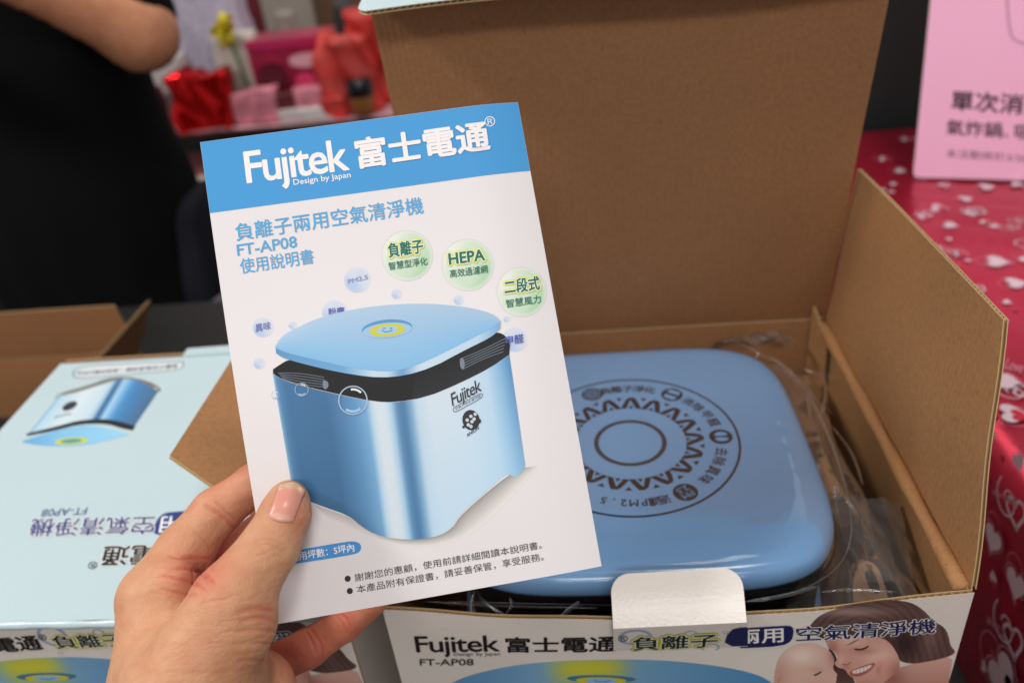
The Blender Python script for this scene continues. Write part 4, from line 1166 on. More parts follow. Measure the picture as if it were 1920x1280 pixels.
def wrinkles(n, cx_, cy_, rx, ry, ang, length, w, d, zlo=300, zhi=440, bend=6):
    for _ in range(n):
        x, y = cx_ + rw.uniform(-rx, rx), cy_ + rw.uniform(-ry, ry)
        a = math.radians(ang + rw.uniform(-9, 9)); L_ = length * rw.uniform(.5, 1.2)
        dx, dy = math.cos(a) * L_ / 2, -math.sin(a) * L_ / 2; bx = rw.uniform(-bend, bend)
        crease([(x - dx, y - dy), (x + bx * .3, y + bx), (x + dx, y + dy)], w * rw.uniform(.7, 1.3), d * rw.uniform(.5, 1.2), zlo, zhi, .6)
# flexion creases of the index finger
crease([(384, 946), (400, 956), (418, 966), (440, 990)], 3.6, .9)
crease([(404, 938), (424, 958), (444, 978)], 2.8, .6)
crease([(352, 985), (372, 1000), (392, 1022)], 2.5, .25)
# palm fold under the index finger
crease([(396, 1050), (372, 1044), (340, 1046), (318, 1040)], 4, .8)
crease([(318, 1066), (350, 1064), (382, 1074), (404, 1092)], 3.6, .8)
crease([(290, 1078), (330, 1084), (365, 1092), (385, 1108)], 3.4, .7)
crease([(366, 1060), (362, 1080), (366, 1098)], 2.6, .45)
crease([(386, 1056), (384, 1076), (388, 1096)], 2.4, .4)
crease([(300, 1104), (336, 1112), (366, 1118)], 3.4, .5)
wrinkles(16, 330, 1095, 40, 36, -8, 50, 2.2, .18)
# knuckle of the thumb
crease([(478, 1016), (500, 1008), (522, 1014), (536, 1028)], 3.0, .35)
crease([(474, 1026), (498, 1018), (524, 1026), (538, 1040)], 2.6, .30)
crease([(482, 1040), (506, 1036), (532, 1046)], 2.6, .22)
crease([(488, 1000), (508, 996), (526, 1004)], 2.4, .2)
wrinkles(14, 512, 1060, 30, 40, 8, 40, 2.2, .13)
# folds where the thumb leaves the wrist
crease([(446, 1150), (472, 1140), (500, 1142), (512, 1146)], 5, .8)
crease([(452, 1164), (484, 1156), (514, 1164)], 4, .65)
crease([(444, 1186), (480, 1180), (516, 1184)], 4, .5)
crease([(448, 1208), (484, 1204), (512, 1208)], 3.6, .45)
crease([(440, 1240), (476, 1236), (506, 1240)], 3.6, .35)
wrinkles(70, 460, 1190, 54, 80, 6, 56, 2.0, .17)
wrinkles(90, 340, 1205, 100, 75, 18, 46, 2.0, .09)
wrinkles(40, 360, 990, 60, 50, 55, 30, 1.8, .08)
wrinkles(30, 540, 985, 32, 20, 10, 26, 1.6, .07)
# pinky joints
crease([(580, 1176), (592, 1192), (604, 1214), (606, 1232)], 3, .8)
crease([(574, 1184), (584, 1200), (594, 1226)], 2.4, .5)
crease([(634, 1146), (648, 1160), (660, 1178)], 3, .7)
crease([(628, 1150), (640, 1166), (652, 1186)], 2.2, .4)
wrinkles(14, 590, 1205, 40, 34, -60, 30, 2.0, .16)
Vh = Vh - Nh * dep_mm[:, None]
base = np.array(lin((202, 154, 120))); red = np.array(lin((202, 118, 98)))
def blob(cx_, cy_, r): return np.exp(-(((PX - cx_) ** 2 + (PY - cy_) ** 2) / r ** 2))
wred = np.clip(.7 * blob(385, 1068, 48) + .75 * np.clip((Z_ - 374) / 25, 0, 1) + .45 * blob(548, 965, 34) + .30 * blob(508, 1150, 40) + .25 * blob(335, 1060, 45) + .5 * blob(540, 1250, 40) + .55 * rub, 0, 1)
colh = base * (1 - wred[:, None]) + red * wred[:, None]
def skin_mat():
    m, nt, b = new_mat('skin')
    N, L = nt.nodes, nt.links
    a = N.new('ShaderNodeAttribute'); a.attribute_name = 'Col'
    tc = N.new('ShaderNodeTexCoord')
    n = N.new('ShaderNodeTexNoise'); n.inputs['Scale'].default_value = 70; n.inputs['Detail'].default_value = 8; n.inputs['Roughness'].default_value = .65
    L.new(tc.outputs['Object'], n.inputs['Vector'])
    r = N.new('ShaderNodeValToRGB'); r.color_ramp.elements[0].position = .3; r.color_ramp.elements[1].position = .7
    r.color_ramp.elements[0].color = (.90, .74, .68, 1); r.color_ramp.elements[1].color = (1.06, 1.06, 1.04, 1)
    L.new(n.outputs['Fac'], r.inputs['Fac'])
    mx = N.new('ShaderNodeMix'); mx.data_type = 'RGBA'; mx.blend_type = 'MULTIPLY'; mx.inputs['Factor'].default_value = 1
    L.new(a.outputs['Color'], mx.inputs['A']); L.new(r.outputs['Color'], mx.inputs['B'])
    L.new(mx.outputs['Result'], b.inputs['Base Color'])
    b.inputs['Subsurface Weight'].default_value = 0.25
    b.inputs['Subsurface Radius'].default_value = (1.0, .35, .18)
    b.inputs['Subsurface Scale'].default_value = 0.004
    b.inputs['Roughness'].default_value = 0.5
    b.inputs['Specular IOR Level'].default_value = .35
    v = N.new('ShaderNodeTexVoronoi'); v.inputs['Scale'].default_value = 900; v.feature = 'DISTANCE_TO_EDGE'
    L.new(tc.outputs['Object'], v.inputs['Vector'])
    n2 = N.new('ShaderNodeTexNoise'); n2.inputs['Scale'].default_value = 160; n2.inputs['Detail'].default_value = 4
    mp = N.new('ShaderNodeMapping'); mp.inputs['Scale'].default_value = (.35, 1, 1.6); mp.inputs['Rotation'].default_value = (0.4, .5, .2)
    L.new(tc.outputs['Object'], mp.inputs['Vector']); L.new(mp.outputs['Vector'], n2.inputs['Vector'])
    ad = N.new('ShaderNodeMath'); ad.operation = 'MULTIPLY_ADD'; ad.inputs[1].default_value = .35
    L.new(v.outputs['Distance'], ad.inputs[0]); L.new(n2.outputs['Fac'], ad.inputs[2])
    bp = N.new('ShaderNodeBump'); bp.inputs['Strength'].default_value = .75; bp.inputs['Distance'].default_value = .0009
    L.new(ad.outputs[0], bp.inputs['Height']); L.new(bp.outputs['Normal'], b.inputs['Normal'])
    return m
M['skin'] = skin_mat()
hand = obj('hand', to_world(Vh), Qh, M['skin'], None, smooth=True, colors=colh, loc=to_world(np.array([hp(350, 1290, 350)]))[0])
tag(hand, 'left hand pinching the lower left corner of the leaflet, thumb in front', 'hand')
# thumb nail: a curved plate that follows the thumb
def sdf_at(P):
    g = (np.asarray(P) - lo) / hs; i = np.floor(g).astype(int); fr = g - i
    if (i < 0).any() or (i + 1 >= np.array(tot.shape)).any(): return 5.0
    c = tot[i[0]:i[0] + 2, i[1]:i[1] + 2, i[2]:i[2] + 2].astype(float)
    c = c[0] * (1 - fr[0]) + c[1] * fr[0]; c = c[0] * (1 - fr[1]) + c[1] * fr[1]
    return float(c[0] * (1 - fr[2]) + c[1] * fr[2])
def thumb_surface(px, py):
    z = 300.0
    for _ in range(60):
        q = np.array(hp(px, py, z)); d_ = sdf_at(q)
        if d_ < .02: break
        z += max(d_ * .9, .01)
        if z > 372: break
    return np.array(hp(px, py, z)), z
nb0, nb1 = np.array([501., 966]), np.array([551., 978])       # base of nail, left and right
nt0, nt1 = np.array([521., 912]), np.array([573., 920])       # shoulders of the free edge
NU, NV = 14, 18; nv_, nc_ = [], []
zref = thumb_surface(530, 950)[1]
for j in range(NV + 1):
    t = j / NV
    for i in range(NU + 1):
        s = i / NU
        p = (nb0 * (1 - s) + nb1 * s) * (1 - t) + (nt0 * (1 - s) + nt1 * s) * t
        bow = math.sin(math.pi * s)
        ax = np.array([.26, -1.0]); ax /= np.linalg.norm(ax)
        p = p + ax * (13 * bow * t ** 1.5 - 7 * bow * (1 - t) ** 3)
        tt = min(t, .86)
        q, z = thumb_surface(*((nb0 * (1 - s) + nb1 * s) * (1 - tt) + (nt0 * (1 - s) + nt1 * s) * tt + ax * (9 * bow * tt ** 1.5 - 7 * bow * (1 - t) ** 3)))
        edge = min(s, 1 - s) * 2
        zz = min(z, zref + 7) - .5 - .35 * (1 - (2 * s - 1) ** 2) + (1.1 if (i in (0, NU) or j == 0) else 0) + .8 * max(0, t - .86)
        nv_.append(hp(p[0], p[1], zz))
        if t > .85 + .04 * (1 - bow): c_ = (200, 170, 136)
        elif t < .20 * bow + .02: c_ = (220, 168, 150)
        else: c_ = (214, 146, 128)
        nc_.append(lin(c_))
fn_ = [(j * (NU + 1) + i, j * (NU + 1) + i + 1, (j + 1) * (NU + 1) + i + 1, (j + 1) * (NU + 1) + i) for j in range(NV) for i in range(NU)]
M['nail'] = ink_mat('nail_plate', 0.32, coat=.05)
nail = obj('fingernail', to_world(np.array(nv_)), fn_, M['nail'], hand, smooth=True, colors=nc_)
so = nail.modifiers.new('plate', 'SOLIDIFY'); so.thickness = .0005; so.offset = 0
# ---------------------------------------------------------------- setting
def box_mesh(lo, hi):
    (x0, y0, z0), (x1, y1, z1) = lo, hi
    V = [(x0, y0, z0), (x1, y0, z0), (x1, y1, z0), (x0, y1, z0), (x0, y0, z1), (x1, y0, z1), (x1, y1, z1), (x0, y1, z1)]
    return V, [(0, 3, 2, 1), (4, 5, 6, 7), (0, 1, 5, 4), (1, 2, 6, 5), (2, 3, 7, 6), (3, 0, 4, 7)]
def bevel(o, w=.003, s=2):
    m = o.modifiers.new('edge', 'BEVEL'); m.width = w; m.segments = s; m.limit_method = 'ANGLE'
    return o
M['floor'] = mat('dark_floor', (44, 42, 42), .5, var=.2, vscale=3)
tag(obj('floor', [(-6, -2, -.75), (6, -2, -.75), (6, 7, -.75), (-6, 7, -.75)], [(0, 1, 2, 3)], M['floor']), kind='structure')
M['red_cloth'] = mat('dark_cover', (26, 22, 24), .7, bump=.2, bscale=40)
table = empty('display_table', (0, .3, -.75), 'table under the boxes covered with dark cloth', 'table')
bevel(obj('table_top', *box_mesh((-1.1, -.16, -.03), (1.3, .86, -.001)), M['red_cloth'], table), .01)
for x, y in ((-1.0, -.1), (1.2, -.1), (-1.0, .78), (1.2, .78)):
    obj('leg', *box_mesh((x - .02, y - .02, -.75), (x + .02, y + .02, -.0305)), M['black_plastic'], table)

# ---- riser wrapped in red heart foil on the right
def foil_mat():
    m, nt, b = new_mat('red_heart_foil')
    N, L = nt.nodes, nt.links
    tc = N.new('ShaderNodeTexCoord')
    n = N.new('ShaderNodeTexNoise'); n.inputs['Scale'].default_value = 16; n.inputs['Detail'].default_value = 3
    L.new(tc.outputs['Object'], n.inputs['Vector'])
    r = N.new('ShaderNodeValToRGB'); r.color_ramp.elements[0].color = lin((172, 22, 52)) + (1,); r.color_ramp.elements[1].color = lin((196, 34, 64)) + (1,)
    L.new(n.outputs['Fac'], r.inputs['Fac']); L.new(r.outputs['Color'], b.inputs['Base Color'])
    b.inputs['Metallic'].default_value = .55; b.inputs['Roughness'].default_value = .33; b.inputs['Coat Weight'].default_value = .3
    n2 = N.new('ShaderNodeTexNoise'); n2.inputs['Scale'].default_value = 9; n2.inputs['Detail'].default_value = 2; n2.inputs['Distortion'].default_value = .8
    L.new(tc.outputs['Object'], n2.inputs['Vector'])
    bp = N.new('ShaderNodeBump'); bp.inputs['Strength'].default_value = .5; bp.inputs['Distance'].default_value = .01
    L.new(n2.outputs['Fac'], bp.inputs['Height']); L.new(bp.outputs['Normal'], b.inputs['Normal'])
    return m
M['foil'] = foil_mat()
RZ, RX = .20, .395
riser = empty('wrapped_riser', (RX + .3, .35, 0), 'display riser wrapped in glossy red paper printed with white hearts', 'display riser')
# cross-section: side wall with a slack fold, rounded top edge, flat top
sec = [(RX + .002, 0.0), (RX, .05), (RX + .0005, .085), (RX - .0012, .105), (RX - .0010, .112), (RX + .0005, .125), (RX + .001, .170), (RX + .004, .186), (RX + .012, .196), (RX + .024, RZ), (RX + .2, RZ + .0005), (RX + .75, RZ)]
ysr = np.linspace(-.14, .84, 40)
V = []
for y in ysr:
    for i, (x, z) in enumerate(sec):
        fold = .0
        if i in (3, 4): fold = .0 + (y - .15) * .18            # the slack fold climbs along the side
        V.append((x + .0008 * math.sin(y * 19 + z * 40) * (i < 8), y, max(0.0, z + (fold if i in (3, 4) else 0)) + .0012 * math.sin(y * 24 + x * 14) * (i >= 9)))
k = len(sec)
f = [(j * k + i, j * k + i + 1, (j + 1) * k + i + 1, (j + 1) * k + i) for j in range(len(ysr) - 1) for i in range(k - 1)]
f += [tuple(range(k)) + (), tuple((len(ysr) - 1) * k + i for i in range(k))[::-1]]
wrap = recalc(obj('wrapping_paper', V, f[:-2], M['foil'], riser, smooth=True))
obj('riser_core', *box_mesh((RX + .012, -.13, .001), (RX + .74, .83, RZ - .006)), M['red_cloth'], riser)
S_r = Surf((0, 0, RZ + .0015), (1, 0, 0), (0, 1, 0), (0, 0, 1), None, 'foil_ink')
S_rs = Surf((RX - .0024, 0, 0), (0, -1, 0), (0, 0, 1), (-1, 0, 0), None, 'foil_ink')
def heart(c, s, rot, n=28):
    P = []
    for i in range(n):
        t = 2 * math.pi * i / n
        x = 16 * math.sin(t) ** 3; y = 13 * math.cos(t) - 5 * math.cos(2 * t) - 2 * math.cos(3 * t) - math.cos(4 * t)
        x, y = x / 17 * s, y / 17 * s
        P.append((c[0] + x * math.cos(rot) - y * math.sin(rot), c[1] + x * math.sin(rot) + y * math.cos(rot)))
    return P
SILV = (212, 190, 197); PINKL = (214, 120, 140); RED2 = (190, 12, 40)
def swirl(c, s, rot, turns=1.1, n=26):
    P = []
    for i in range(n):
        t = i / (n - 1); a = rot + t * turns * 2 * math.pi; r = s * (1 - .72 * t)
        P.append((c[0] + r * math.cos(a), c[1] + r * math.sin(a)))
    return P
HV = {}
def add(S, uv, fc, col, layer):
    key = (id(S), col, layer)
    e = HV.setdefault(key, [S, [], [], col, layer]); o = len(e[1]); e[1] += [tuple(p) for p in uv]; e[2] += [tuple(i + o for i in q) for q in fc]
def heart_group(S, c, s, rot, kind):
    P = heart(c, s, rot)
    if kind == 0:
        add(S, P, fill(P), SILV, 2); o = stroke_uv(heart(c, s * 1.22, rot), s * .05, True); add(S, o[0], o[1], (206, 150, 164), 1)
        o = stroke_uv(swirl((c[0] + s * .9 * math.cos(rot + 2), c[1] + s * .9 * math.sin(rot + 2)), s * .9, rot), s * .05); add(S, o[0], o[1], PINKL, 1)
    elif kind == 1:
        add(S, P, fill(P), SILV, 2)
        Q = heart((c[0] + s * .25, c[1] - s * .2), s * .62, rot); add(S, Q, fill(Q), RED2, 3)
        o = stroke_uv(swirl(c, s * 1.6, rot + 1), s * .06); add(S, o[0], o[1], PINKL, 1)
    elif kind == 2:
        add(S, P, fill(P), RED2, 1)
    else:
        o = stroke_uv(P, s * .22, True); add(S, o[0], o[1], SILV, 2)
        o = stroke_uv(swirl((c[0] - s, c[1]), s * 1.3, rot + 2), s * .12); add(S, o[0], o[1], SILV, 1)
# hearts read off the photograph, then loosely scattered ones over the rest
seen = [((1658, 298), .014, 1.2, 1), ((1688, 320), .013, 1.0, 0), ((1675, 345), .008, 1.3, 0), ((1655, 356), .007, .8, 0), ((1760, 390), .018, 1.1, 1), ((1832, 395), .016, 2.4, 3), ((1850, 350), .016, 1.6, 0), ((1782, 422), .014, 1.0, 0), ((1865, 424), .009, .6, 0),
        ((1780, 448), .006, 2, 0), ((1870, 490), .020, 1.2, 0), ((1762, 464), .006, 1, 0), ((1905, 530), .017, 1.5, 0), ((1835, 540), .011, 2.2, 3), ((1888, 566), .007, .9, 0), ((1872, 600), .013, 1.1, 0), ((1905, 580), .005, 1, 2), ((1890, 715), .019, 1.0, 0), ((1900, 775), .020, 1.3, 1)]
for q, s, r, k in seen: heart_group(S_r, S_r.uv(*q), s * .6, r, k)
rr_ = random.Random(21)
for _ in range(300):
    heart_group(S_r, (rr_.uniform(RX + .035, RX + .7), rr_.uniform(-.1, .82)), rr_.choice((.003, .004, .006, .008, .010)), rr_.uniform(0, 6.28), rr_.choice((0, 1, 2, 3, 3)))
seen_s = [((1862, 815), .006, 0.3, 0), ((1880, 860), .005, .5, 2), ((1868, 785), .004, .5, 2), ((1910, 865), .011, .8, 0), ((1905, 960), .017, .5, 3), ((1862, 1010), .017, .1, 0), ((1905, 1095), .018, .3, 0), ((1900, 1200), .018, .6, 3), ((1880, 1270), .030, 1.2, 0)]
for q, s, r, k in seen_s: heart_group(S_rs, S_rs.uv(*q), s * .72, r, k)
for _ in range(26):
    heart_group(S_rs, (rr_.uniform(-.8, -.05), rr_.uniform(.03, .15)), rr_.choice((.005, .008, .011)), rr_.uniform(0, 6.28), rr_.choice((0, 1, 2, 3)))
for S, uv, fc, col, ly in HV.values():
    tag(put(S, 'heart_print', wrap, uv, fc, col, ly), kind='stuff')
for S, s, bl, br, tl in ((S_r, 'Love', (1882, 690), (1915, 700), (1890, 672)), (S_rs, 'Love', (1900, 945), (1860, 925), (1905, 932)), (S_rs, 'Love', (1880, 1195), (1850, 1165), (1886, 1178)), (S_r, 'Sweet', (1745, 470), (1800, 480), (1750, 456))):
    text(S, 'script_print', wrap, s, bl, br, tl, (206, 140, 152), 0, 2)

# ---- pink promotion board
n_s = np.array([.27, -.95, .16]); n_s /= np.linalg.norm(n_s)
s0 = at_z(1712, 333, RZ + .003); s1 = at_z(1960, 339, RZ + .003)
su = (s1 - s0); su[2] = 0; su /= np.linalg.norm(su)
sn_ = np.cross(su, np.array([0, math.sin(math.radians(6)), math.cos(math.radians(6))])); sn_ /= np.linalg.norm(sn_)
sn_ = sn_ if sn_[1] < 0 else -sn_
top0 = hit(1748, -30, s0, sn_); sv = top0 - s0; sh_ = np.linalg.norm(sv); sv /= sh_
ww = .30; hh_ = sh_ + .12; rad = .006
sign = empty('promotion_board', s0, 'pink promotion board with black lettering standing on heart paper', 'sign')
P = []
for cx_, cy_, a0 in ((ww - rad, rad, -90), (ww - rad, hh_ - rad, 0), (rad, hh_ - rad, 90), (rad, rad, 180)):
    for k in range(6):
        a = math.radians(a0 + 18 * k); P.append((cx_ + rad * math.cos(a), cy_ + rad * math.sin(a)))
S_sg = Surf(s0, su, sv, sn_)
M['pink'] = mat('pink_board', (255, 190, 222), .45, bump=.05, bscale=300, var=.02, vscale=6)
M['board_edge'] = mat('board_edge', (222, 214, 196), .6)
k = len(P); A = S_sg.pos(P, 0); B = S_sg.pos(P, -.006)
face_board = obj('board_panel', np.concatenate([A, B]), [tuple(range(k)), tuple(range(k, 2 * k))[::-1]] + [(i, k + i, k + (i + 1) % k, (i + 1) % k) for i in range(k)], [M['pink'], M['board_edge']], sign, mat_idx=[0, 0] + [1] * k)
SG = lambda x, y: (1480 + x / 2.5591, y / 2.56)
INKS = (34, 24, 34)
text(S_sg, 'lettering', face_board, '單次消費滿', SG(795, 522), SG(1390, 532), SG(806, 428), INKS, .022, 2)
text(S_sg, 'lettering', face_board, '氣炸鍋', SG(765, 640), SG(1034, 646), SG(772, 566), INKS, .014, 2)
text(S_sg, 'lettering', face_board, '、', SG(1044, 642), SG(1064, 643), SG(1045, 622), INKS, .01, 2)
text(S_sg, 'lettering', face_board, '吸塵器', SG(1098, 648), SG(1368, 655), SG(1102, 572), INKS, .014, 2)
text(S_sg, 'lettering', face_board, '本活動將於3/26', SG(758, 750), SG(1150, 758), SG(762, 708), (96, 62, 86), .0, 2)
fr = chaikin(px_poly(S_sg, [SG(1098, -60), SG(1098, 130), SG(1130, 190), SG(1400, 200)]), 2, False); V, f = stroke_uv(fr, .0028)
put(S_sg, 'frame_print', face_board, V, f, (206, 150, 184), 1)
M['grey_panel'] = mat('dark_grey_panel', (40, 42, 42), .55)
tag(bevel(obj('partition_panel', *box_mesh((.30, .90, -.75), (1.6, .93, .75)), M['grey_panel']), .004), 'dark grey partition panel standing behind the pink board', 'panel')

# ---- plain carton behind the closed box
carton = empty('brown_carton', (-.42, .33, 0), 'open plain brown carton behind the closed pale blue box', 'carton')
cz = .17
def cbox(px, py, Y): return at_y(px, py, Y)
yB = .56
L0, L1 = at_y(-120, 668, yB), at_y(262, 655, yB)
zf = L1[2]; xr = L1[0]; xl = xr - .34
bb = lambda n, a, b, c, d, N: board(n, carton, a, b, c, d, N, 'kraft_dull', 'kraft_dull', 3, 3, flute=False, t=.003)
bb('back_wall', (xr, yB, 0.001), (xl, yB, 0.001), (xl, yB, zf), (xr, yB, zf), (0, 1, 0))
up = at_y(275, 566, yB - .012)
bb('lid', (xr, yB, zf + .001), (xl, yB, zf + .001), (xl, yB - .014, up[2]), (xr, yB - .014, up[2]), (0, 1, 0))
bb('side_wall', (xr, .335, 0.001), (xr, yB - .004, 0.001), (xr, yB - .004, zf), (xr, .335, zf), (1, 0, 0))
bb('side_wall', (xl, yB - .004, 0.001), (xl, .335, 0.001), (xl, .335, zf), (xl, yB - .004, zf), (-1, 0, 0))
bb('front_wall', (xl, .33, 0.001), (xr, .33, 0.001), (xr, .33, zf - .002), (xl, .33, zf - .002), (0, -1, 0))
fx = at_y(278, 560, yB - .01)
bb('dust_flap', (xr + .001, .37, zf + .001), (xr + .001, yB - .003, zf + .001), (fx[0] + .006, yB - .016, up[2] + .004), (xr + .055, .40, zf + .085), (1, 0, -.3))
M['pink_paper'] = mat('pale_pink_wrap', (232, 196, 196), .6)
pk = empty('wrapped_parcel', (xl + .12, .42, .003), 'small pale pink parcel inside the brown carton', 'parcel')
bevel(obj('parcel_body', *box_mesh((xl + .02, .345, .004), (xl + .20, .47, zf - .05)), M['pink_paper'], pk), .01, 3)

# ---------------------------------------------------------------- person in black behind the carton
def person_mesh():
    Yp = 1.02
    el = at_y(262, 62, Yp - .10)                             # elbow, read off the photograph
    cxp = el[0] - .275; fl = -.75
    hip = np.array([cxp, Yp + .03, fl + .86]); ch = np.array([cxp, Yp + .02, fl + 1.22])
    sho = np.array([cxp + .16, Yp + .03, fl + 1.34]); sho2 = np.array([cxp - .17, Yp + .03, fl + 1.34])
    wr = at_y(60, -20, Yp - .20)
    el2 = np.array([cxp - .25, Yp - .02, el[2] + .02]); wr2 = np.array([cxp - .02, Yp - .22, wr[2] - .02])
    return dict(cx=cxp, Y=Yp, fl=fl, hip=hip, ch=ch, sho=sho, sho2=sho2, el=el, wr=wr, el2=el2, wr2=wr2)
pj = person_mesh()
person = empty('person', (pj['cx'], pj['Y'], pj['fl']), 'person in black clothes standing behind the carton with one forearm raised across', 'person')
h = .016
X = grid((pj['cx'] - .50, pj['Y'] - .42, pj['fl'] - .03), (pj['cx'] + .50, pj['Y'] + .34, pj['fl'] + 1.68), h)
c_ = pj
def torso(X, grow=0):
    d = cone(X * np.array([1, 1.35, 1], np.float32), c_['hip'] * [1, 1.35, 1], c_['ch'] * [1, 1.35, 1], .185 + grow, .185 + grow)
    d = smin(d, cone(X, c_['sho'], c_['sho2'], .062 + grow, .062 + grow), .08)
    return d
body = smin(torso(X), cone(X, c_['ch'] + [0, 0, .1], c_['ch'] + [0, -.01, .27], .055, .05), .04)
head_c = c_['ch'] + np.array([0, -.02, .36])
body = smin(body, cone(X, head_c + [0, -.01, -.03], head_c + [0, .005, .035], .078, .09), .03)
body = smin(body, cone(X, head_c + [0, -.10, -.01], head_c + [0, -.105, -.02], .012, .014), .02)
for s in (-1, 1):
    body = np.minimum(body, cone(X, head_c + [s * .088, 0, -.015], head_c + [s * .09, .005, .015], .014, .016))
    hp_ = c_['hip'] + [s * .09, 0, -.05]; kn = np.array([c_['cx'] + s * .10, c_['Y'] + .01, c_['fl'] + .47]); an = np.array([c_['cx'] + s * .10, c_['Y'] + .04, c_['fl'] + .07])
    leg = smin(cone(X, hp_, kn, .095, .062), cone(X, kn, an, .060, .042), .02)
    leg = smin(leg, cone(X, an + [0, 0, -.03], an + [s * .02, -.17, -.035], .042, .034), .02)
    body = smin(body, leg, .03)
for a, b, w in ((c_['sho'], c_['el'], c_['wr']), (c_['sho2'], c_['el2'], c_['wr2'])):
    arm_ = smin(cone(X, a, b, .058, .047), cone(X, b, w, .050, .030), .03)
    dirv = (w - b) / np.linalg.norm(w - b)
    hd = cone(X, w, w + dirv * .075, .030, .030)
    for q in (-1.5, -.5, .5, 1.5):
        o_ = np.array([0, 0, .017 * q]); hd = smin(hd, cone(X, w + dirv * .075 + o_, w + dirv * .15 + o_ - [0, .01, 0], .010, .008), .008)
    hd = smin(hd, cone(X, w + dirv * .02 + [0, 0, .025], w + dirv * .08 + [0, -.02, .055], .011, .009), .01)
    body = smin(body, smin(arm_, hd, .01), .02)
Vp, Qp = surface_nets(body, (pj['cx'] - .50, pj['Y'] - .42, pj['fl'] - .03), h)
skin_l = np.tile(np.array(lin((204, 146, 112))), (len(Vp), 1))
obj('body', Vp, Qp, M['skin'], person, smooth=True, colors=skin_l)
# clothes: black short-sleeved top and long skirt / apron, black shoes
sleeve_end = c_['sho'] * .12 + c_['el'] * .88 + np.array([.0, 0, 0])
cl = torso(X, .012)
cl = smin(cl, cone(X, c_['sho'], sleeve_end, .072, .064), .05)
cl = smin(cl, cone(X, c_['sho2'], c_['sho2'] * .35 + c_['el2'] * .65, .072, .064), .05)
cl = smin(cl, cone(X * np.array([1, 1.3, 1], np.float32), c_['hip'] * [1, 1.3, 1], np.array([c_['cx'] + .02, (c_['Y'] + .02) * 1.3, c_['fl'] + .25]), .20, .235), .06)
ang = np.arctan2(X[..., 1] - c_['Y'], X[..., 0] - c_['cx'])
cl = cl + .006 * np.sin(ang * 11) * np.clip((c_['fl'] + 1.0 - X[..., 2]) / .4, 0, 1)
cut = X[..., 2] - (c_['ch'][2] + .155)
cl = np.maximum(cl, cut)
Vc, Qc = surface_nets(cl, (pj['cx'] - .50, pj['Y'] - .42, pj['fl'] - .03), h)
obj('black_dress', Vc, Qc, M['black_cloth'], person, smooth=True)
M['hair'] = mat('black_hair', (18, 15, 14), .4, bump=.6, bscale=120)
hair = cone(X, head_c + [0, .02, .0], head_c + [0, .025, .045], .097, .096)
hair = np.maximum(hair, -(cone(X, head_c + [0, -.12, -.05], head_c + [0, -.11, .02], .085, .075)))
hair = smin(hair, cone(X, head_c + [0, .06, 0], head_c + [0, .065, -.16], .07, .05), .03)
Vq, Qq = surface_nets(hair, (pj['cx'] - .50, pj['Y'] - .42, pj['fl'] - .03), h)
obj('hair', Vq, Qq, M['hair'], person, smooth=True)
for s in (-1, 1):
    e = head_c + np.array([s * .034, -.092, .012])
    th = np.linspace(0, 2 * math.pi, 13)[:-1]
    V = [e + np.array([0, -.004, 0])] + [e + np.array([.014 * math.cos(a), 0, .006 * math.sin(a)]) for a in th]
    obj('eye', V, [(0, 1 + i, 1 + (i + 1) % 12) for i in range(12)], M['hair'], person)
M['lip'] = mat('lips', (170, 84, 78), .45)
e = head_c + np.array([0, -.094, -.052]); V = [e + np.array([0, -.004, 0])] + [e + np.array([.022 * math.cos(a), .004 * abs(math.cos(a)), .007 * math.sin(a)]) for a in th]
obj('mouth', V, [(0, 1 + i, 1 + (i + 1) % 12) for i in range(12)], M['lip'], person)

# dark backpack with a pale strap beside the person
bpk = empty('backpack', tuple(at_y(372, 600, .98)[:2]) + (-.75,), 'dark backpack with grey strap standing behind the boxes', 'backpack')
a_, b_ = at_y(318, 400, .98), at_y(440, 655, .98)
X = grid((a_[0] - .06, .90, -.75), (b_[0] + .06, 1.22, a_[2] + .05), .012)
qx = (X - np.array([(a_[0] + b_[0]) / 2, 1.06, (a_[2] - .75) / 2], np.float32)) / np.array([(b_[0] - a_[0]) / 2 + .02, .12, (a_[2] + .75) / 2], np.float32)
d_ = ((np.abs(qx) ** 4).sum(-1)) ** .25 - 1 + .03 * np.sin(X[..., 2] * 40) * np.sin(X[..., 0] * 31)
Vk, Qk = surface_nets(d_ * .1, (a_[0] - .06, .90, -.75), .012)
obj('bag_body', Vk, Qk, M['dark_cloth'], bpk, smooth=True)
M['strap'] = mat('grey_strap', (112, 112, 124), .7)
sp = chaikin([(352, 640), (362, 610), (385, 580), (412, 560), (440, 548)], 2, False)
G = np.array([[at_y(x, y - 5, .925) for x, y in sp], [at_y(x, y + 5, .925) for x, y in sp]])
obj('strap', *slab(G, np.array([0, -1., 0]), 0, -.006)[:2], M['strap'], bpk)

# ---------------------------------------------------------------- far table and the goods on it
YT = 1.78
te0, te1 = at_z(190, 258, 0), at_z(1000, 196, 0)
far = empty('far_table', (-.5, YT + .3, -.75), 'far display table with black front edge beyond the person', 'table')
M['pale_cloth'] = mat('pale_pink_floral_cloth', (206, 160, 168), .6, var=.35, vscale=26)
M['black_edge'] = mat('black_table_edge', (18, 18, 18), .35)
M['white_paper'] = mat('white_paper', (214, 208, 206), .55, var=.06, vscale=10)
z_t = 0.0
obj('table_top', *box_mesh((-2.2, YT + .006, -.035), (.25, YT + .9, z_t)), M['pale_cloth'], far)
obj('front_edge', *box_mesh((-2.2, YT - .02, -.040), (.25, YT + .004, z_t + .004)), M['black_edge'], far)
for x in (-2.1, -1.2, .2):
    obj('leg', *box_mesh((x - .02, YT + .1, -.75), (x + .02, YT + .14, -.036)), M['black_edge'], far)
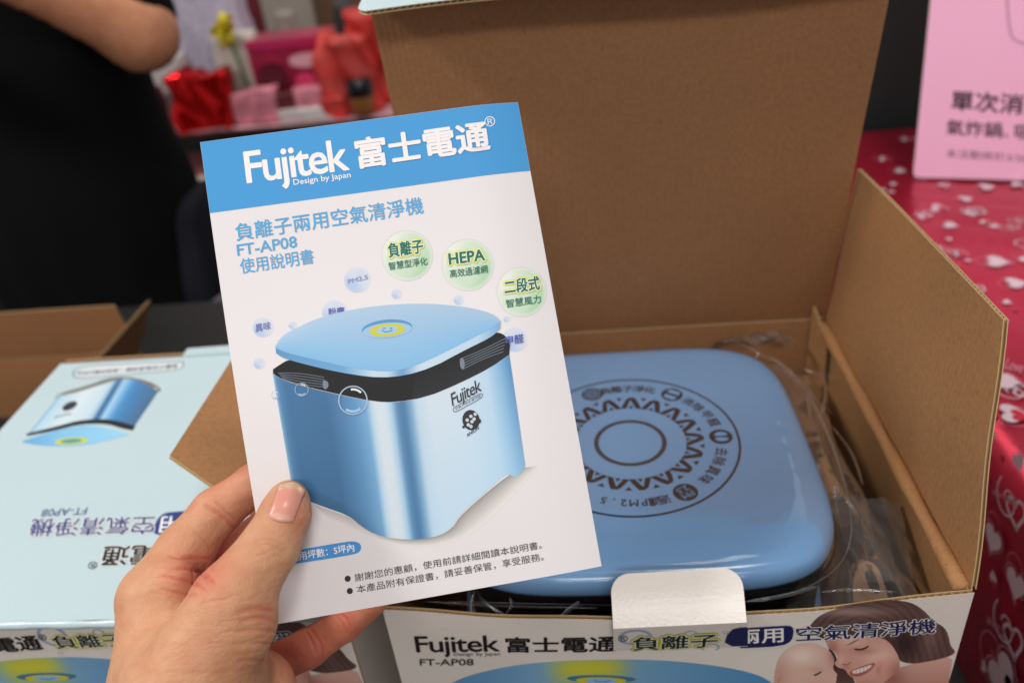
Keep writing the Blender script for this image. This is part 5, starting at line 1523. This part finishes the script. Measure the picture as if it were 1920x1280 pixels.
def soft_block(name, label, cat, x0, y0, x1, y1, Y, depth, m, parts=None, crumple_=.0, seed=1, group='goods on the far table', taper=0.0):
    """a soft upright thing standing on the far table, its front rectangle read from the photograph"""
    A, B = at_y(x0, y1, Y), at_y(x1, y0, Y)
    zb = z_t + .002; zt = max(B[2], zb + .03); xa, xb = A[0], B[0]
    e = empty(name, ((xa + xb) / 2, Y + depth / 2, zb), label, cat, group)
    r = random.Random(seed); ph_ = [(r.uniform(8, 40), r.uniform(8, 40), r.uniform(0, 6)) for _ in range(4)]
    n = 12; rows = 12; V = []
    for j in range(rows + 1):
        t = j / rows
        for i in range(4 * n):
            s = i // n; q = (i % n) / n
            px_, py_ = [(-1 + 2 * q, -1), (1, -1 + 2 * q), (1 - 2 * q, 1), (-1, 1 - 2 * q)][s]
            k_ = (abs(px_) ** 8 + abs(py_) ** 8) ** (-1 / 8.)
            px_, py_ = px_ * k_, py_ * k_
            w = 1 - taper * t
            x = (xa + xb) / 2 + px_ * (xb - xa) / 2 * w; y = Y + depth / 2 + py_ * depth / 2 * (1 - .5 * abs(taper) * t)
            z = zb + (zt - zb) * t
            dsp = crumple_ * sum(math.sin(a * x * 3 + b * z * 2 + c) for a, b, c in ph_) / 4
            V.append((x + dsp * (py_ != 0), y + dsp, z + (dsp if j == rows else 0)))
    m4 = 4 * n
    f = [(j * m4 + i, j * m4 + (i + 1) % m4, (j + 1) * m4 + (i + 1) % m4, (j + 1) * m4 + i) for j in range(rows) for i in range(m4)]
    f += [tuple(range(m4))[::-1], tuple(rows * m4 + i for i in range(m4))]
    obj(parts or 'bag_body', V, f, m, e, smooth=crumple_ > 0)
    return e, (xa, xb, zb, zt, Y)
M['red_foil'] = mat('red_foil', (214, 20, 24), .16, metal=.75, bump=.6, bscale=22)
M['lilac'] = mat('lilac_dotted_cloth', (192, 184, 206), .8, var=.22, vscale=90)
M['maroon'] = mat('maroon_cloth', (96, 12, 26), .7, var=.2, vscale=9)
M['magenta'] = mat('magenta_card', (156, 22, 62), .4, var=.4, vscale=14)
M['orange'] = mat('orange_red_paper', (204, 58, 50), .5, var=.3, vscale=16)
M['yellow'] = mat('yellow_petals', (222, 204, 40), .6)
M['gold'] = mat('gold_card', (150, 100, 40), .4)
M['cream'] = mat('cream_plastic', (206, 196, 186), .4)
M['brown_panel'] = mat('brown_wood_panel', (92, 66, 40), .6, var=.15, vscale=8)
M['pink_lt'] = mat('rose_card', (214, 130, 146), .5, var=.4, vscale=30)
M['pillar'] = mat('grey_pillar', (150, 142, 132), .7)
e, q = soft_block('foil_bag', 'shiny crumpled red foil bag on the far table', 'bag', 336, 136, 412, 236, YT + .03, .07, M['red_foil'], crumple_=.016, seed=4, taper=-.10)
e, q = soft_block('patterned_bag', 'tall pale lilac dotted bag behind the red foil bag', 'bag', 310, -60, 424, 225, YT + .18, .10, M['lilac'], crumple_=.008, seed=5)
e, q = soft_block('white_bag', 'plain white paper bag half hidden by the raised elbow', 'bag', 225, 105, 330, 236, YT + .12, .10, M['white_paper'], crumple_=.006, seed=6)
e, q = soft_block('maroon_pouch', 'small dark maroon pouch in front of the white bag', 'pouch', 244, 170, 288, 240, YT + .03, .05, M['maroon'], crumple_=.004, seed=7)
e, q = soft_block('cream_bottle', 'cream rounded bottle with yellow flower above it', 'bottle', 418, 60, 480, 208, YT + .12, .06, M['cream'], 'bottle_body', .002, 8, taper=.25)
xa, xb, zb, zt, Y = q
V = []; f = []
fc_ = at_y(422, 58, YT + .10)
rf = random.Random(9)
for k in range(26):
    a = rf.uniform(0, 6.28); rr0 = math.sqrt(rf.uniform(0, 1)); c0 = fc_ + np.array([.026 * rr0 * math.cos(a), rf.uniform(-.02, .02), .034 * rr0 * math.sin(a)])
    o0 = len(V); tx, ty = rf.uniform(-.8, .8), rf.uniform(-.8, .8); s_ = rf.uniform(.010, .016)
    for i in range(8):
        b = i / 8 * 2 * math.pi; V.append(c0 + s_ * np.array([math.cos(b), tx * math.cos(b) + ty * math.sin(b), math.sin(b)]))
    V.append(c0 + np.array([0, -.006, 0])); f += [(o0 + i, o0 + (i + 1) % 8, o0 + 8) for i in range(8)]
fl_ = empty('yellow_flower', (fc_[0], fc_[1], fc_[2]), 'small yellow flower above the cream bottle', 'flower', 'goods on the far table')
obj('petals', V, f, M['yellow'], fl_)
st_ = [fc_ + np.array([.004 * math.cos(a), .004 * math.sin(a) + .004, 0]) for a in np.linspace(0, 5.2, 6)] + [np.array([fc_[0] + .03 + .004 * math.cos(a), fc_[1] + .004 * math.sin(a) + .01, z_t + .005]) for a in np.linspace(0, 5.2, 6)]
M['stem'] = mat('green_stem', (70, 110, 50), .6)
obj('stem', st_, [(i, (i + 1) % 6, 6 + (i + 1) % 6, 6 + i) for i in range(6)], M['stem'], fl_)
e, q = soft_block('magenta_box', 'magenta gift box with pale print on the far table', 'box', 484, 66, 612, 198, YT + .10, .12, M['magenta'], 'box_body', 0, 9)
xa, xb, zb, zt, Y = q
S_m = Surf((xa, Y - .001, zb), (1, 0, 0), (0, 0, 1), (0, -1, 0))
w_, h_ = xb - xa, zt - zb
for (u0, v0, u1, v1, col) in ((.08, .25, .46, .72, (92, 20, 36)), (.5, .62, .98, .80, (226, 170, 180)), (.52, .2, .78, .55, (214, 60, 110)), (0, .9, 1, 1, (196, 40, 96))):
    P = chaikin([(u0 * w_, v0 * h_), (u1 * w_, v0 * h_), (u1 * w_, v1 * h_), (u0 * w_, v1 * h_)], 2); put(S_m, 'box_print', e, P, fill(P), col, 6)
e, q = soft_block('orange_bag', 'orange red paper bag beside the black rimmed cup', 'bag', 604, 70, 690, 208, YT + .06, .09, M['orange'], crumple_=.016, seed=10, taper=.15)
e, q = soft_block('orange_bag', 'orange red paper bag touching the raised kraft lid', 'bag', 668, 20, 748, 206, YT + .14, .09, M['orange'], crumple_=.018, seed=12)
# cup: gold body, black rim band
c0 = at_y(680, 214, YT + .03); r0 = .032; zc = at_y(680, 150, YT + .03)[2]; zm = at_y(680, 182, YT + .03)[2]
cup = empty('drink_cup', (c0[0], YT + .05, z_t), 'gold cup with black lid in front of the orange bags', 'cup', 'goods on the far table')
def lathe(prof, cxy, n=28):
    V = [(cxy[0] + r * math.cos(2 * math.pi * i / n), cxy[1] + r * math.sin(2 * math.pi * i / n), z) for r, z in prof for i in range(n)]
    f = [(k * n + i, k * n + (i + 1) % n, (k + 1) * n + (i + 1) % n, (k + 1) * n + i) for k in range(len(prof) - 1) for i in range(n)]
    f += [tuple(range(n))[::-1], tuple((len(prof) - 1) * n + i for i in range(n))]
    return V, f
V, f = lathe([(r0 * .82, .006), (r0 * .98, zm), (r0 * .95, zm + .002)], (c0[0], YT + .05)); obj('cup_body', V, f, M['gold'], cup, smooth=True)
V, f = lathe([(r0 * 1.06, zm + .001), (r0 * 1.1, zm + .006), (r0 * 1.06, zc - .006), (r0 * .9, zc)], (c0[0], YT + .05)); obj('cup_lid', V, f, M['black_plastic'], cup, smooth=True)
# small clutter along the front of the table
clut = [('sweet_box', 'small pink striped box beside the red foil bag', 'box', 436, 176, 474, 216, YT + .05, M['pink_lt']),
        ('sweet_box', 'pale box in front of the magenta gift box', 'box', 470, 166, 512, 214, YT + .045, M['pink_lt']),
        ('sweet_box', 'small crimson box at the foot of the magenta box', 'box', 512, 176, 548, 212, YT + .05, M['maroon']),
        ('sweet_box', 'rose coloured box between magenta box and cup', 'box', 556, 164, 600, 212, YT + .05, M['pink_lt']),
        ('sweet_box', 'low orange box left of the drink cup', 'box', 604, 184, 644, 212, YT + .03, M['orange']),
        ('tall_bottle', 'tall pale bottle behind the magenta gift box', 'bottle', 520, 20, 552, 90, YT + .34, M['pillar']),
        ('tall_bottle', 'dark bottle behind the orange bags near the lid', 'bottle', 634, 0, 664, 110, YT + .36, M['grey_panel'])]
for n_, (a, b, c, x0, y0, x1, y1, Y_, m__) in enumerate(clut):
    soft_block(a, b, c, x0, y0, x1, y1, Y_, .04, m__, 'box_body' if 'box' in a else 'bottle_body', .003, 30 + n_, taper=.0 if 'box' in a else .3)
# flat pack of pale wrapped sweets on the table edge
e, q = soft_block('white_pack', 'flat white pack lying along the black table edge', 'pack', 520, 206, 640, 220, YT + .03, .05, M['white_paper'], 'pack_body', .003, 14)
# hanging cloth, post and boxes under the far table
def upright(name, label, cat, x0, y0, x1, y1, Y, dep, m, part=None):
    A, B = at_y(x0, y1, Y), at_y(x1, y0, Y)
    o = obj(name, *box_mesh((A[0], Y, -.75), (B[0], Y + dep, B[2])), m, None, loc=(A[0], Y, -.75))
    bevel(o, .006); tag(o, label, cat); return o
M['pink_cloth'] = mat('pink_white_cloth', (198, 120, 124), .7, var=.45, vscale=12)
upright('gift_carton', 'pink and white printed carton under the far table', 'carton', 318, 262, 375, 345, YT + .05, .2, M['pink_cloth'])
upright('gift_carton', 'dark maroon carton under the far table beside the pink one', 'carton', 284, 262, 316, 345, YT + .04, .2, M['maroon'])
A, B = at_y(366, 450, 1.5), at_y(386, 330, 1.5)
upright('white_post', 'white post left of the leaflet below the far table', 'post', 366, 335, 392, 455, 1.5, .03, M['cream'])
# furniture at the very back
upright('maroon_curtain', 'dark maroon curtain at the back between flower and pillar', 'curtain', 400, -160, 505, 80, 2.95, .05, M['maroon'])
upright('grey_pillar', 'pale grey pillar at the back behind the magenta box', 'pillar', 505, -160, 548, 80, 2.93, .1, M['pillar'])
upright('wood_cabinet', 'brown wooden cabinet at the back behind the orange bags', 'cabinet', 548, -160, 780, 80, 2.97, .1, M['brown_panel'])
upright('dark_cabinet', 'dark cabinet at the back behind the person', 'cabinet', -500, -160, 398, 80, 3.0, .1, M['grey_panel'])
